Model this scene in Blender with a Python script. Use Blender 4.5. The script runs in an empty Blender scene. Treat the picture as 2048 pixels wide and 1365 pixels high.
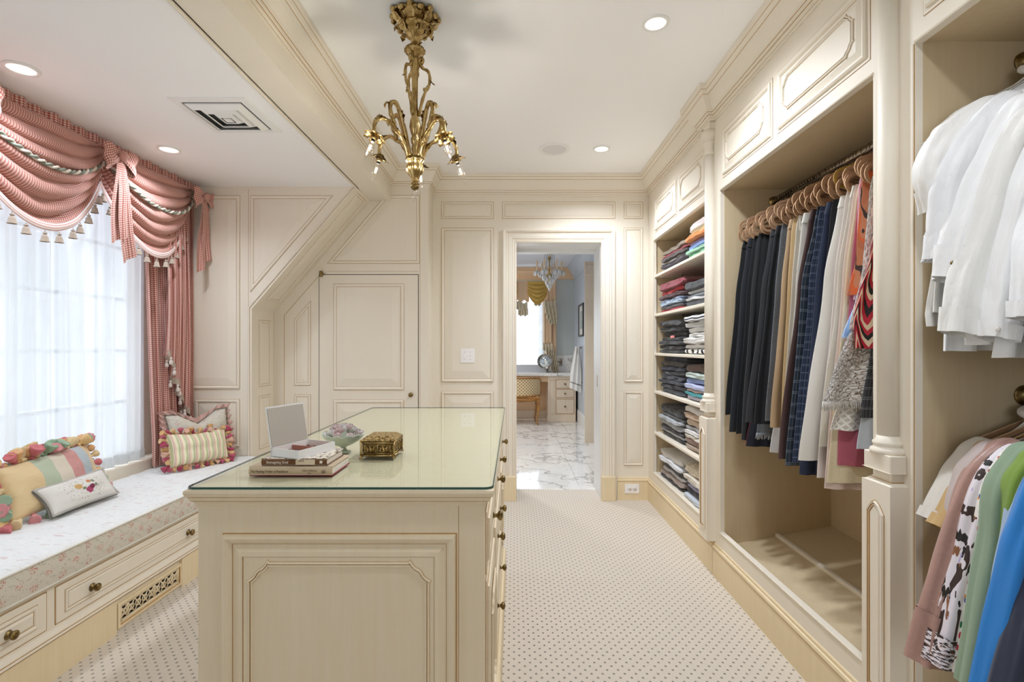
import bpy, math, random
from math import pi, sin, cos, atan2, sqrt
from mathutils import Vector, noise
C = bpy.context.scene.collection
sc = bpy.context.scene
# ---------------- camera ----------------
cam = bpy.data.cameras.new('camera'); co = bpy.data.objects.new('camera', cam); C.objects.link(co)
co.location = (0, 0, 1.24); co.rotation_euler = (pi/2, 0, 0)
cam.sensor_width = 36; cam.lens = 1020/2048*36
cam.shift_x = -4/2048; cam.shift_y = 11.5/2048
cam.clip_start = 0.05
sc.camera = co
# ---------------- view / exposure ----------------
sc.view_settings.view_transform = 'Standard'; sc.view_settings.look = 'None'
sc.view_settings.gamma = 1; sc.view_settings.use_curve_mapping = False
sc.view_settings.exposure = 0.88
# ---------------- world ----------------
w = bpy.data.worlds.new('sky'); sc.world = w; w.use_nodes = True
bg = w.node_tree.nodes['Background']; bg.inputs[0].default_value = (0.80, 0.92, 1.06, 1); bg.inputs[1].default_value = 1.0
sc.cycles.max_bounces = 10; sc.cycles.diffuse_bounces = 6; sc.cycles.transparent_max_bounces = 16
sc.cycles.sample_clamp_indirect = 6; sc.cycles.use_denoising = True
sc.cycles.caustics_reflective = False; sc.cycles.caustics_refractive = False
def area(name, loc, rot, sx, sy, power, col=(1, 1, 1)):
    l = bpy.data.lights.new(name, 'AREA'); l.shape = 'RECTANGLE'; l.size = sx; l.size_y = sy; l.energy = power; l.color = col
    o = bpy.data.objects.new(name, l); C.objects.link(o); o.location = loc; o.rotation_euler = rot; return o
# daylight arriving at the two window bays (outside the panes), then a rear fill
area('window_daylight', (-2.95, 1.7, 1.5), (0, -pi/2, 0), 2.2, 3.6, 46, (0.87, 0.95, 1.06))
area('bathroom_daylight', (-0.1, 9.9, 1.5), (-pi/2, 0, 0), 1.8, 2.0, 75, (0.86, 0.95, 1.08))
area('rear_fill_light', (0.2, -4.2, 1.5), (pi/2, 0, 0), 2.4, 1.8, 4, (1.0, 0.95, 0.88))  # fill light added behind the camera, not a known window
# ---------------- helpers ----------------
def lin(h):
    if isinstance(h, str):
        h = h.lstrip('#'); v = [int(h[i:i+2], 16)/255 for i in (0, 2, 4)]
    else: v = list(h)
    return tuple((x/12.92 if x <= .04045 else ((x+.055)/1.055)**2.4) for x in v) + (1,)
MATS = {}
class NT:
    def __init__(s, name):
        s.m = bpy.data.materials.new(name); s.m.use_nodes = True; s.t = s.m.node_tree
        s.p = s.t.nodes['Principled BSDF']; s.out = s.t.nodes['Material Output']; MATS[name] = s.m
    def n(s, typ, **k):
        o = s.t.nodes.new(typ)
        for a, b in k.items():
            if a.startswith('i_'):
                key = a[2:].replace('_', ' ')
                o.inputs[key].default_value = b
            else: setattr(o, a, b)
        return o
    def l(s, a, b): s.t.links.new(a, b)
    def math(s, op, a, b=None, c=None):
        o = s.t.nodes.new('ShaderNodeMath'); o.operation = op
        for i, v in enumerate((a, b, c)):
            if v is None: continue
            if isinstance(v, (int, float)): o.inputs[i].default_value = v
            else: s.l(v, o.inputs[i])
        return o.outputs[0]
    def mix(s, fac, a, b):
        o = s.t.nodes.new('ShaderNodeMix'); o.data_type = 'RGBA'
        if isinstance(fac, (int, float)): o.inputs[0].default_value = fac
        else: s.l(fac, o.inputs[0])
        for i, v in ((6, a), (7, b)):
            if isinstance(v, tuple): o.inputs[i].default_value = v
            elif isinstance(v, str): o.inputs[i].default_value = lin(v)
            else: s.l(v, o.inputs[i])
        return o.outputs[2]
    def coords(s, kind='Object', scale=(1, 1, 1), rot=(0, 0, 0)):
        tc = s.n('ShaderNodeTexCoord'); mp = s.n('ShaderNodeMapping'); mp.inputs['Scale'].default_value = scale; mp.inputs['Rotation'].default_value = rot
        s.l(tc.outputs[kind], mp.inputs[0]); return mp.outputs[0]
    def noise(s, vec, scale, detail=3, rough=.5):
        o = s.n('ShaderNodeTexNoise'); o.inputs['Scale'].default_value = scale; o.inputs['Detail'].default_value = detail; o.inputs['Roughness'].default_value = rough
        s.l(vec, o.inputs['Vector']); return o.outputs['Fac']
    def vor(s, vec, scale, feature='F1', out='Distance'):
        o = s.n('ShaderNodeTexVoronoi'); o.feature = feature; o.inputs['Scale'].default_value = scale; s.l(vec, o.inputs['Vector']); return o.outputs[out]
    def ramp(s, fac, stops, interp='LINEAR'):
        o = s.n('ShaderNodeValToRGB'); r = o.color_ramp; r.interpolation = interp
        while len(r.elements) < len(stops): r.elements.new(.5)
        for e, (p, c) in zip(r.elements, stops): e.position = p; e.color = lin(c) if isinstance(c, str) else c
        s.l(fac, o.inputs[0]); return o.outputs[0]
    def bump(s, h, strength=.3, dist=.002):
        b = s.n('ShaderNodeBump'); b.inputs['Strength'].default_value = strength; b.inputs['Distance'].default_value = dist
        s.l(h, b.inputs['Height']); s.l(b.outputs[0], s.p.inputs['Normal'])
    def col(s, c):
        if isinstance(c, (str, tuple)): s.p.inputs['Base Color'].default_value = lin(c) if isinstance(c, str) else c
        else: s.l(c, s.p.inputs['Base Color'])
    def sep(s, v):
        o = s.n('ShaderNodeSeparateXYZ'); s.l(v, o.inputs[0]); return o.outputs
    def set(s, **k):
        for a, b in k.items(): s.p.inputs[a.replace('_', ' ')].default_value = b
def paint(name, c1, c2, rough=.55, sc_=(40, 40, 2.5)):
    n = NT(name); v = n.coords('Object', sc_); f = n.noise(v, 1.6, 4, .6)
    v2 = n.coords('Object', (1.3, 1.3, 1.3)); g = n.noise(v2, 1.5, 3)
    a = n.ramp(f, [(.30, c2), (.66, c1)]); b = n.mix(n.math('MULTIPLY', g, .25), a, c2); n.col(b)
    n.set(Roughness=rough); n.bump(f, .06, .001); return n.m
CREAM = paint('cream_paint', '#E9E1D2', '#E8DFCE')
CREAMH = paint('cream_paint_horizontal', '#E9E1D2', '#E8DFCE', sc_=(2.5, 2.5, 40))
GLAZE = paint('antique_glaze', '#B9925A', '#A67E48')
INNER_SHADE = paint('cabinet_interior_shaded', '#D0BD9C', '#CBB793', .5)  # tan deepened so the colour carries the interior's shade
PLINTH = paint('plinth_paint', '#E8D7B6', '#E4D1AB')
def flat(name, c, rough=.5, **k):
    n = NT(name); n.col(c); n.set(Roughness=rough, **k); return n.m
WHITE = flat('white_ceiling_paint', '#F8F8F8', .7)
WTRIM = flat('white_trim_paint', '#E9E9E8', .4)
GRILLE = flat('white_metal', '#F1F1EF', .4)
DARK = flat('dark_void', '#2A2522', .9)
def metal(name, c1, c2, rough=.3, scale=60):
    n = NT(name); v = n.coords('Object'); f = n.noise(v, scale, 4, .65); n.col(n.ramp(f, [(.36, c2), (.58, c1)])); n.set(Metallic=1.0, Roughness=rough); n.bump(f, .35, .002); return n.m
BRASS = metal('aged_brass', '#BFA571', '#8F7443', .27, 30)
BRASSD = metal('dark_brass', '#8A7347', '#3E2F1A', .4)
STEEL = metal('polished_nickel', '#B9AFA3', '#7F746A', .18, 8)
KNOB = metal('knob_bronze', '#9B8457', '#4E3D22', .35)
def fabric(name, c1, c2=None, scale=900, rough=.9, bump=.25, sheen=.2, cs='Object'):
    n = NT(name); v = n.coords(cs); f = n.noise(v, scale, 2); g = n.noise(v, 9, 3)
    c2 = c2 or c1
    n.col(n.mix(f, c1, c2)); n.set(Roughness=rough); n.p.inputs['Sheen Weight'].default_value = sheen
    n.bump(n.math('ADD', n.math('MULTIPLY', f, .5), g), bump, .003); return n.m
def shade(c, k):
    v = [int(c.lstrip('#')[i:i+2], 16) for i in (0, 2, 4)]; return '#%02X%02X%02X' % tuple(max(0, min(255, int(x*k))) for x in v)
FAB = {}
def fab(c):
    if c not in FAB: FAB[c] = fabric('fabric_'+c.strip('#').lower(), c, shade(c, .86))
    return FAB[c]
# --- geometry ---
class MB:
    def __init__(s): s.v = []; s.f = []; s.m = []; s.uv = {}; s.sm = []
    def add(s, vs, fs, mi=0, uv=None, smooth=False):
        o = len(s.v); s.v += [tuple(p) for p in vs]
        if uv:
            for i, t in enumerate(uv): s.uv[o+i] = t
        for k, f in enumerate(fs):
            s.f.append([o+i for i in f]); s.m.append(mi if isinstance(mi, int) else mi[k]); s.sm.append(smooth)
        return s
    def box(s, x0, y0, z0, x1, y1, z1, mi=0, bev=0.0):
        if x0 > x1: x0, x1 = x1, x0
        if y0 > y1: y0, y1 = y1, y0
        if z0 > z1: z0, z1 = z1, z0
        b = min(bev, (x1-x0)*.45, (y1-y0)*.45, (z1-z0)*.45)
        if b <= 0:
            vs = [(x, y, z) for z in (z0, z1) for y in (y0, y1) for x in (x0, x1)]
            return s.add(vs, [(0, 2, 3, 1), (4, 5, 7, 6), (0, 1, 5, 4), (2, 6, 7, 3), (0, 4, 6, 2), (1, 3, 7, 5)], mi)
        vs = []; idx = {}
        for kz, z in ((0, z0), (1, z1)):
            for ky, y in ((0, y0), (1, y1)):
                for kx, x in ((0, x0), (1, x1)):
                    for ax in range(3):
                        p = [x, y, z]
                        for a, kk in enumerate((kx, ky, kz)):
                            if a != ax: p[a] += b*(1-2*kk)
                        idx[(kx, ky, kz, ax)] = len(vs); vs.append(p)
        # vertex (..,ax): lies on outer face normal to axis ax
        fs = []
        for ax in range(3):
            o1, o2 = [a for a in range(3) if a != ax]
            for k in (0, 1):
                q = []
                for a, c in ((0, 0), (1, 0), (1, 1), (0, 1)):
                    t = [0, 0, 0]; t[ax] = k; t[o1] = a; t[o2] = c; q.append(idx[(t[0], t[1], t[2], ax)])
                flip = (k == 1) != (ax == 1)
                fs.append(q if flip else q[::-1])
        for ax in range(3):   # edges parallel to ax, between faces o1,o2
            o1, o2 = [a for a in range(3) if a != ax]
            for a in (0, 1):
                for c in (0, 1):
                    def id_(k, face):
                        t = [0, 0, 0]; t[ax] = k; t[o1] = a; t[o2] = c; return idx[(t[0], t[1], t[2], face)]
                    fs.append([id_(0, o1), id_(1, o1), id_(1, o2), id_(0, o2)])
        for kx in (0, 1):
            for ky in (0, 1):
                for kz in (0, 1): fs.append([idx[(kx, ky, kz, 0)], idx[(kx, ky, kz, 1)], idx[(kx, ky, kz, 2)]])
        return s.add(vs, fs, mi)
    def tube(s, pts, r, n=8, mi=0, closed=False, flat_=None, cap=True, rot0=0):
        P = [Vector(p) for p in pts]; L = len(P); rings = []; prev = None
        for i in range(L):
            a = P[(i-1) % L] if (closed or i > 0) else P[i]; b = P[(i+1) % L] if (closed or i < L-1) else P[i]
            t = (b-a); t = t.normalized() if t.length > 1e-9 else Vector((0, 0, 1))
            if prev is None:
                up = Vector((0, 0, 1)) if abs(t.z) < .9 else Vector((1, 0, 0)); u = t.cross(up).normalized()
            else:
                u = prev - t*prev.dot(t); u = u.normalized() if u.length > 1e-6 else t.orthogonal().normalized()
            prev = u; v = t.cross(u); rr = r[i] if isinstance(r, (list, tuple)) else r
            fx = flat_ if flat_ else 1
            rings.append([P[i] + u*(rr*cos(rot0+2*pi*k/n)*fx) + v*(rr*sin(rot0+2*pi*k/n)) for k in range(n)])
        vs = [p for R in rings for p in R]; fs = []
        for i in range(L if closed else L-1):
            j = (i+1) % L
            for k in range(n): fs.append((i*n+k, i*n+(k+1) % n, j*n+(k+1) % n, j*n+k))
        if cap and not closed: fs.append(tuple(range(n))[::-1]); fs.append(tuple((L-1)*n+k for k in range(n)))
        return s.add(vs, fs, mi, smooth=True)
    def lathe(s, prof, c, n=24, mi=0, axis=None, flute=0, famp=0, cap=True):
        ax = Vector(axis).normalized() if axis else Vector((0, 0, 1)); u = ax.orthogonal().normalized(); v = ax.cross(u)
        if axis is None: u, v = Vector((1, 0, 0)), Vector((0, 1, 0))
        c = Vector(c); vs = []; fs = []
        for (r, z) in prof:
            for k in range(n):
                a = 2*pi*k/n; rr = r*(1+famp*cos(flute*a)) if flute else r
                vs.append(c+ax*z+u*(rr*cos(a))+v*(rr*sin(a)))
        L = len(prof)
        for i in range(L-1):
            for k in range(n): fs.append((i*n+k, i*n+(k+1) % n, (i+1)*n+(k+1) % n, (i+1)*n+k))
        if cap: fs.append(tuple(range(n))[::-1]); fs.append(tuple((L-1)*n+k for k in range(n)))
        return s.add(vs, fs, mi, smooth=True)
    def grid(s, fn, nu, nv, mi=0, uvf=None, closeu=False, smooth=True, mif=None):
        vs = []; uv = []
        for j in range(nv+1):
            for i in range(nu if closeu else nu+1):
                a, b = i/nu, j/nv; vs.append(fn(a, b)); uv.append(uvf(a, b) if uvf else (a, b))
        W = nu if closeu else nu+1; fs = []; ms = []
        for j in range(nv):
            for i in range(nu):
                fs.append((j*W+i, j*W+(i+1) % W, (j+1)*W+(i+1) % W, (j+1)*W+i)); ms.append(mif((i+.5)/nu, (j+.5)/nv) if mif else mi)
        return s.add(vs, fs, ms, uv, smooth)
    def ball(s, c, r, n=10, m=6, mi=0, sx=1, sy=1, sz=1):
        return s.lathe([(max(r*sin(pi*j/m), 1e-4), -r*cos(pi*j/m)) for j in range(m+1)], c, n, mi) if (sx, sy, sz) == (1, 1, 1) else s.grid(lambda a, b: (c[0]+sx*r*sin(pi*b)*cos(2*pi*a), c[1]+sy*r*sin(pi*b)*sin(2*pi*a), c[2]-sz*r*cos(pi*b)), n, m, mi, closeu=True)
    def build(s, name, mats, parent=None, sharp=None, **props):
        if not isinstance(mats, (list, tuple)): mats = [mats]
        me = bpy.data.meshes.new(name); off = WL.get(parent.name, Vector((0, 0, 0))) if parent else Vector((0, 0, 0))
        me.from_pydata([(a-off.x, b-off.y, c-off.z) for a, b, c in s.v], [], s.f)
        for m in mats: me.materials.append(m)
        me.polygons.foreach_set('material_index', s.m); me.polygons.foreach_set('use_smooth', s.sm)
        if s.uv:
            ul = me.uv_layers.new(name='UVMap'); d = []
            for lp in me.loops: d += s.uv.get(lp.vertex_index, (0, 0))
            ul.data.foreach_set('uv', d)
        me.update()
        if sharp: me.set_sharp_from_angle(angle=sharp)
        o = bpy.data.objects.new(name, me); C.objects.link(o)
        if parent: o.parent = parent
        WL[o.name] = off.copy()
        for k, v in props.items(): o[k] = v
        return o
WL = {}
def tag(o, label=None, cat=None, group=None, kind=None):
    if label: o['label'] = label
    if cat: o['category'] = cat
    if group: o['group'] = group
    if kind: o['kind'] = kind
    return o
def thing(name, label, cat, loc=(0, 0, 0), group=None):
    o = bpy.data.objects.new(name, None); C.objects.link(o); o.location = loc; o.empty_display_size = .05; WL[o.name] = Vector(loc)
    return tag(o, label, cat, group)
def struct(name, loc=(0, 0, 0)):
    o = bpy.data.objects.new(name, None); C.objects.link(o); o.location = loc; WL[o.name] = Vector(loc); o['kind'] = 'structure'; return o
def P(x, y, Y): return Vector(((x-1028)*Y/1020, Y, 1.24+(694-y)*Y/1020))
class Fr:
    def __init__(s, O, u, v, n): s.O = Vector(O); s.u = Vector(u).normalized(); s.v = Vector(v).normalized(); s.n = Vector(n).normalized()
    def __call__(s, a, b, c=0): return s.O+s.u*a+s.v*b+s.n*c
def FB(Y): return Fr((0, Y, 0), (1, 0, 0), (0, 0, 1), (0, -1, 0))     # faces the camera
def FR(X): return Fr((X, 0, 0), (0, 1, 0), (0, 0, 1), (-1, 0, 0))     # right wall, faces -X
def FL(X): return Fr((X, 0, 0), (0, 1, 0), (0, 0, 1), (1, 0, 0))      # left wall, faces +X
def offs(path, closed):
    L = len(path); M = []
    for i in range(L):
        def d(a, b):
            x, y = b[0]-a[0], b[1]-a[1]; l = math.hypot(x, y) or 1; return (-y/l, x/l)
        n1 = d(path[i-1], path[i]) if (closed or i > 0) else None
        n2 = d(path[i], path[(i+1) % L]) if (closed or i < L-1) else None
        if n1 is None: M.append(n2); continue
        if n2 is None: M.append(n1); continue
        k = 1+n1[0]*n2[0]+n1[1]*n2[1]; M.append(((n1[0]+n2[0])/k, (n1[1]+n2[1])/k))
    return M
def sweep(mb, fr, path, prof, closed=False, cap=True, fill=False):
    """prof: list of (offset, height, matindex of the strip that ends here)"""
    M = offs(path, closed); L = len(path); N = len(prof); vs = []; fs = []; ms = []
    for (x, y), (mx, my) in zip(path, M):
        for (o, h, _) in prof: vs.append(fr(x+mx*o, y+my*o, h))
    for i in range(L if closed else L-1):
        j = (i+1) % L
        for k in range(N-1): fs.append((i*N+k, j*N+k, j*N+k+1, i*N+k+1)); ms.append(prof[k+1][2])
    if cap and not closed: fs.append(tuple(range(N))); ms.append(0); fs.append(tuple((L-1)*N+k for k in range(N))[::-1]); ms.append(0)
    if fill: fs.append(tuple(i*N+N-1 for i in range(L))); ms.append(0)
    mb.add(vs, fs, ms)
def ccw(p):
    a = sum(p[i][0]*p[(i+1) % len(p)][1]-p[(i+1) % len(p)][0]*p[i][1] for i in range(len(p))); return p if a > 0 else p[::-1]
def panel_prof(k=1.0, bev=.055, g=.0022):
    return [(0, 0, 0), (0, .0008, 1), (g, .0008, 1), (g+.003*k, .009*k, 0), (g+.010*k, .011*k, 0), (g+.016*k, .009*k, 0), (g+.022*k, .003, 0), (g+.0225*k+.0016, .0022, 1), (g+.027*k, .003, 0), (g+.027*k+bev, .011*k, 0)]
def panel(fr, poly, parent, k=1.0, bev=.055, name='panel', mats=None, g=.0022, **pr):
    mb = MB(); sweep(mb, fr, ccw([tuple(p) for p in poly]), panel_prof(k, bev, g), closed=True, fill=True)
    return mb.build(name, mats or [CREAM, GLAZE], parent, **pr)
def rect(a, b, c, d): return [(a, b), (c, b), (c, d), (a, d)]
def seam(mb, fr, pts, wd=.0016, mi=0):
    for (a, b), (c, d) in zip(pts[:-1], pts[1:]):
        l = math.hypot(c-a, d-b) or 1; nx, ny = -(d-b)/l*wd, (c-a)/l*wd
        mb.add([fr(a-nx, b-ny, .0006), fr(c-nx, d-ny, .0006), fr(c+nx, d+ny, .0006), fr(a+nx, b+ny, .0006), fr(a-nx, b-ny, -.002), fr(c-nx, d-ny, -.002), fr(c+nx, d+ny, -.002), fr(a+nx, b+ny, -.002)],
               [(0, 1, 2, 3), (4, 7, 6, 5), (0, 4, 5, 1), (2, 6, 7, 3), (1, 5, 6, 2), (3, 7, 4, 0)], mi)
def carved(fr, x0, z0, x1, z1, parent, r=.035, ends='both', hgt=.008, name='carved_border', m=None):
    """double bead frame with notched rococo corners"""
    c = r
    def corner(cx, cz, sx, sz):   # points from the horizontal side towards the vertical side
        q = [(c*1.35, 0), (c*1.2, -.14*c), (c*1.02, .16*c), (c*.86, .34*c), (c*.62, .46*c), (c*.46, .62*c), (c*.34, .86*c), (c*.16, 1.02*c), (-.14*c, 1.2*c), (0, c*1.35)]
        return [(cx+sx*a, cz+sz*b) for a, b in q]
    pts = corner(x1, z0, -1, 1) + corner(x1, z1, -1, -1)[::-1] + corner(x0, z1, 1, -1) + corner(x0, z0, 1, 1)[::-1]
    mb = MB()
    sweep(mb, fr, ccw(pts), [(0, .0, 0), (.0008, .0012, 1), (.002, hgt*.55, 0), (.005, hgt*.7, 0), (.0068, hgt*.35, 1), (.0082, hgt*.8, 0), (.0105, hgt*.8, 0), (.0125, 0, 0)], closed=True)
    return mb.build(name, [m or CREAM, GLAZE], parent)
def knob(parent, p, n, r=.013, name='knob', m=None):
    mb = MB(); mb.lathe([(r*.95, 0), (r*1.0, .002), (r*.55, .004), (r*.38, .008), (r*.4, .014), (r*.85, .018), (r, .023), (r*.95, .027), (r*.5, .030), (.0006, .031)], p, 14, axis=n)
    return mb.build(name, m or KNOB, parent)
def copytree(o, parent=None):
    c = o.copy(); C.objects.link(c); c.parent = parent; WL[c.name] = WL.get(o.name, Vector((0, 0, 0)))
    for ch in list(o.children): copytree(ch, c)
    return c
def lerp(a, b, t): return a+(b-a)*t
def interp(tab, z):
    tab = sorted(tab)
    if z <= tab[0][0]: return tab[0][1:]
    for a, b in zip(tab[:-1], tab[1:]):
        if z <= b[0]:
            t = (z-a[0])/((b[0]-a[0]) or 1); t = t*t*(3-2*t)*.5+t*.5
            return tuple(lerp(p, q, t) for p, q in zip(a[1:], b[1:]))
    return tab[-1][1:]
# ================= SHELL =================
H = 2.62; HL = 2.357; YB = 4.13; YC = 3.91; YA = 3.56; XW = -2.42
# carpet
n = NT('dotted_carpet'); v = n.coords('Object'); s_ = n.sep(v)
def cell(a, per, sh=0): return n.math('SUBTRACT', n.math('FRACT', n.math('ADD', n.math('DIVIDE', a, per), sh)), .5)
def dotd(sh):
    ax = n.math('ABSOLUTE', cell(s_[0], .042, sh)); ay = n.math('ABSOLUTE', cell(s_[1], .046, sh)); return n.math('ADD', ax, ay)
d = n.math('MINIMUM', dotd(0), dotd(.5)); fz = n.noise(v, 420, 3, .7)
d2 = n.math('ADD', d, n.math('MULTIPLY', n.math('SUBTRACT', fz, .5), .09))
msk = n.math('LESS_THAN', d2, .145)
base = n.mix(fz, '#E8DED0', '#D3C7B8'); n.col(n.mix(msk, base, '#8F897C')); n.set(Roughness=1.0); n.p.inputs['Sheen Weight'].default_value = .3
n.bump(fz, .6, .004); CARPET = n.m
mb = MB(); mb.box(-2.6, -3.2, -.1, 1.75, 4.42, 0); tag(mb.build('floor', CARPET), kind='structure')
mb = MB(); mb.box(-.945, -3.2, H, 1.75, 4.49, H+.1); tag(mb.build('ceiling', WHITE), kind='structure')
mb = MB(); mb.box(-2.6, -3.2, HL, -1.095, YA+.05, HL+.1); tag(mb.build('ceiling', WHITE), kind='structure')
# beam between the two ceilings
mb = MB(); mb.box(-1.103, -3.2, HL, -.945, YC+.1, H+.1, 0)
BP = tag(mb.build('trim_1', CREAM), kind='structure')
mb = MB(); mb.box(-1.113, -3.2, HL-.012, -1.100, YA+.0, HL+.004, 0, .003); mb.box(-1.1172, -3.2, HL-.004, -1.1125, YA, HL+.002, 1); mb.build('bead', [CREAM, GLAZE], BP)
# crown
cp = [(1.09, -3.2), (1.09, 1.39), (1.062, 1.39), (1.062, 1.545), (1.09, 1.545), (1.09, 2.755), (1.062, 2.755), (1.062, 2.89), (1.09, 2.89), (1.09, YB), (-.657, YB), (-.657, YC), (-.945, YC), (-.945, -3.2)]
cprof = [(0, 2.462, 0), (.008, 2.462, 0), (.010, 2.471, 0), (.0115, 2.4715, 1), (.018, 2.474, 0), (.019, 2.484, 0), (.0215, 2.4855, 1), (.027, 2.486, 0), (.028, 2.497, 0), (.0305, 2.4985, 1), (.034, 2.50, 0), (.036, 2.512, 0), (.046, 2.530, 0), (.058, 2.552, 0), (.066, 2.572, 0), (.0675, 2.574, 1), (.074, 2.576, 0), (.082, 2.590, 0), (.0835, 2.5915, 1), (.088, 2.592, 0), (.091, 2.600, 0), (.091, H+.004, 0), (0, H+.004, 0)]
mb = MB(); sweep(mb, Fr((0, 0, 0), (1, 0, 0), (0, 1, 0), (0, 0, 1)), cp, cprof, closed=False)
tag(mb.build('trim_2', [CREAM, GLAZE]), kind='structure')
# back wall
def wall(name, boxes, m=CREAM, loc=(0, 0, 0)):
    r = struct(name, loc); mb = MB()
    for b in boxes: mb.box(*b)
    mb.build('wall_surface', m, r); return r
WB = wall('wall_back', [(-.657, YB, 0, .019, 4.47, H), (.7045, YB, 0, 1.78, 4.47, H), (.019, YB, 2.083, .7045, 4.47, H)])
fb = FB(YB); k = YB/1020
def bp(x0, y0, x1, y1): return rect((x0-1028)*k, 1.24+(694-y1)*k, (x1-1028)*k, 1.24+(694-y0)*k)
for q, bv in (((882.5, 404, 987.2, 438), .0), ((1004.6, 404, 1230.6, 438), .0), ((1247.6, 404, 1286, 438), .0)): panel(fb, bp(*q), WB, k=.75, bev=.022)
panel(fb, bp(882.5, 455.7, 987.2, 765), WB, bev=.062); panel(fb, bp(882.5, 783, 987.2, 934), WB, bev=.062)
panel(fb, bp(1247.6, 455.7, 1286, 765), WB, k=.8, bev=.034); panel(fb, bp(1247.6, 783, 1286, 932), WB, k=.8, bev=.034)
mb = MB(); 
for a, b in ((-.657, -.085), (.835, 1.09)):
    sweep(mb, fb, [(b, 0), (a, 0)][::-1], [(0, 0, 0), (0, .014, 0), (.150, .014, 0), (.1515, .0125, 1), (.156, .016, 0), (.168, .014, 0), (.172, .008, 0), (.1735, .007, 1), (.182, .006, 0), (.186, 0, 0)])
mb.build('baseboard', [PLINTH, GLAZE], WB)
# closet wall (front plane YC) with panels and jib door
CW = wall('wall_closet', [(-2.0, YC, 0, -1.495, YC+.1, H), (-1.495, YC, 2.1 if False else 1.795, -.732, YC+.1, H), (-.732, YC, 0, -.657, 4.13, H), (-1.495, YC+.05, 0, -.732, YC+.1, 1.80)])
fc = FB(YC); kc = YC/1020
def X3(x, y, Y=YC): p = P(x, y, Y); return (p.x, p.z)
panel(fc, [X3(654, 527.8), X3(838.9, 527.8), X3(838.9, 390.7), X3(771.4, 390.7)], CW, k=.9, bev=.05)
panel(fc, [X3(588.6, 771.6), X3(621.7, 771.6), X3(621.7, 601), X3(588.6, 639)], CW, k=.7, bev=.034)
panel(fc, [X3(588.6, 960), X3(621.7, 960), X3(621.7, 789.5), X3(588.6, 789.5)], CW, k=.7, bev=.034)
mb = MB(); seam(mb, fc, [X3(568.4, 1000), X3(568.4, 631.4), X3(637, 553)]); seam(mb, fc, [X3(840, 1000), X3(840, 376)], .001); seam(mb, fc, [X3(655, 543), X3(838, 543)], .001); mb.build('glaze_seam', GLAZE, CW)
D1 = struct('door_1', (-1.1, YC, 0))
mb = MB(); mb.box(-1.491, YC-.006, .02, -.736, YC+.035, 1.791, 0, .002); mb.build('door_leaf', CREAM, D1)
mb = MB(); seam(mb, FB(YC-.0008), [(-1.4935, .02), (-1.4935, 1.7935), (-.7335, 1.7935), (-.7335, .02)], .0022); mb.build('door_gap', DARK, D1)
fd = FB(YC-.006)
panel(fd, [X3(667.4, 780.8), X3(808.4, 780.8), X3(808.4, 567.8), X3(667.4, 567.8)], D1, bev=.06)
panel(fd, [X3(667.4, 1050), X3(808.4, 1050), X3(808.4, 800), X3(667.4, 800)], D1, bev=.06)
p = P(822, 790, YC-.006); knob(D1, p, (0, -1, 0), .017, 'door_knob')
mb = MB(); p = P(642, 548, YC-.012); mb.lathe([(.010, -.022), (.013, -.018), (.013, -.002), (.009, 0), (.013, .002), (.013, .018), (.010, .022)], p, 12); mb.tube([p, p+Vector((.022, 0, 0))], .007, 8); mb.build('hinge', KNOB, D1)
# arch wall (plane YA) left
XJ = -1.831
AW = struct('wall_alcove', (0, YA, 0)); mb = MB()
ztop = HL; xd = -1.103; zj = 1.505
poly = [(XW, 0), (XJ, 0), (XJ, zj), (xd, ztop), (xd, H), (XW, H)]
for yy in (YA,): mb.add([(x, yy, z) for x, z in poly]+[(x, YC+.05, z) for x, z in poly], [(0, 1, 2, 3, 4, 5), (1, 7, 8, 2), (2, 8, 9, 3), (0, 6, 7, 1), (3, 9, 10, 4), (4, 10, 11, 5), (0, 5, 11, 6)])
mb.build('wall_surface', CREAM, AW)
fa = FB(YA); XA = lambda x, y: X3(x, y, YA)
panel(fa, [XA(345, 779), XA(480.3, 779), XA(480.3, 391), XA(345, 391)], AW, bev=.05)
panel(fa, [XA(390, 894.6), XA(480, 894.6), XA(480, 799), XA(390, 799)], AW, bev=.045)
panel(fa, [XA(501, 585.7), XA(666.7, 391), XA(501, 391)], AW, k=.9, bev=.045)
mb = MB(); sweep(mb, fa, [(XJ-.012, .3), (XJ-.012, zj+.006), (xd-.012, ztop)], [(0, 0, 0), (0, .0008, 1), (.0022, .0008, 1), (.003, .006, 0), (.007, .008, 0), (.012, .005, 0)][::1]); mb.build('edge_bead', [CREAM, GLAZE], AW)
mb = MB(); seam(mb, fa, [XA(497, 900), XA(497, 378)], .001); mb.build('glaze_seam', GLAZE, AW)
fj = FL(XJ)
panel(fj, rect(3.662, .951, 3.838, 1.434), AW, k=.7, bev=.03); panel(fj, rect(3.662, .5, 3.838, .885), AW, k=.7, bev=.03)
dx, dz = xd-XJ, ztop-zj; L = math.hypot(dx, dz)
fs_ = Fr((XJ, 0, zj), (dx, 0, dz), (0, 1, 0), (dz, 0, -dx))
panel(fs_, rect(.09, 3.645, L-.02, 3.84), AW, k=.7, bev=.035)
mb = MB(); seam(mb, FL(XJ), [(3.888, .3), (3.888, 1.50)], .0012); mb.build('glaze_seam', GLAZE, AW)
# left (window) wall
WL_ = wall('wall_left', [(XW-.12, -3.2, 0, XW, 3.6, .53), (XW-.12, -3.2, 2.22, XW, 3.6, HL+.1), (XW-.12, 3.25, .53, XW, 3.6, 2.22), (XW-.12, -3.2, .53, XW, .1, 2.22)])
mb = MB(); mb.box(XW, .1, .40, -2.30, YA, .535, 0, .004); tag(mb.build('window_sill', [CREAM]), kind='structure')
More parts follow.
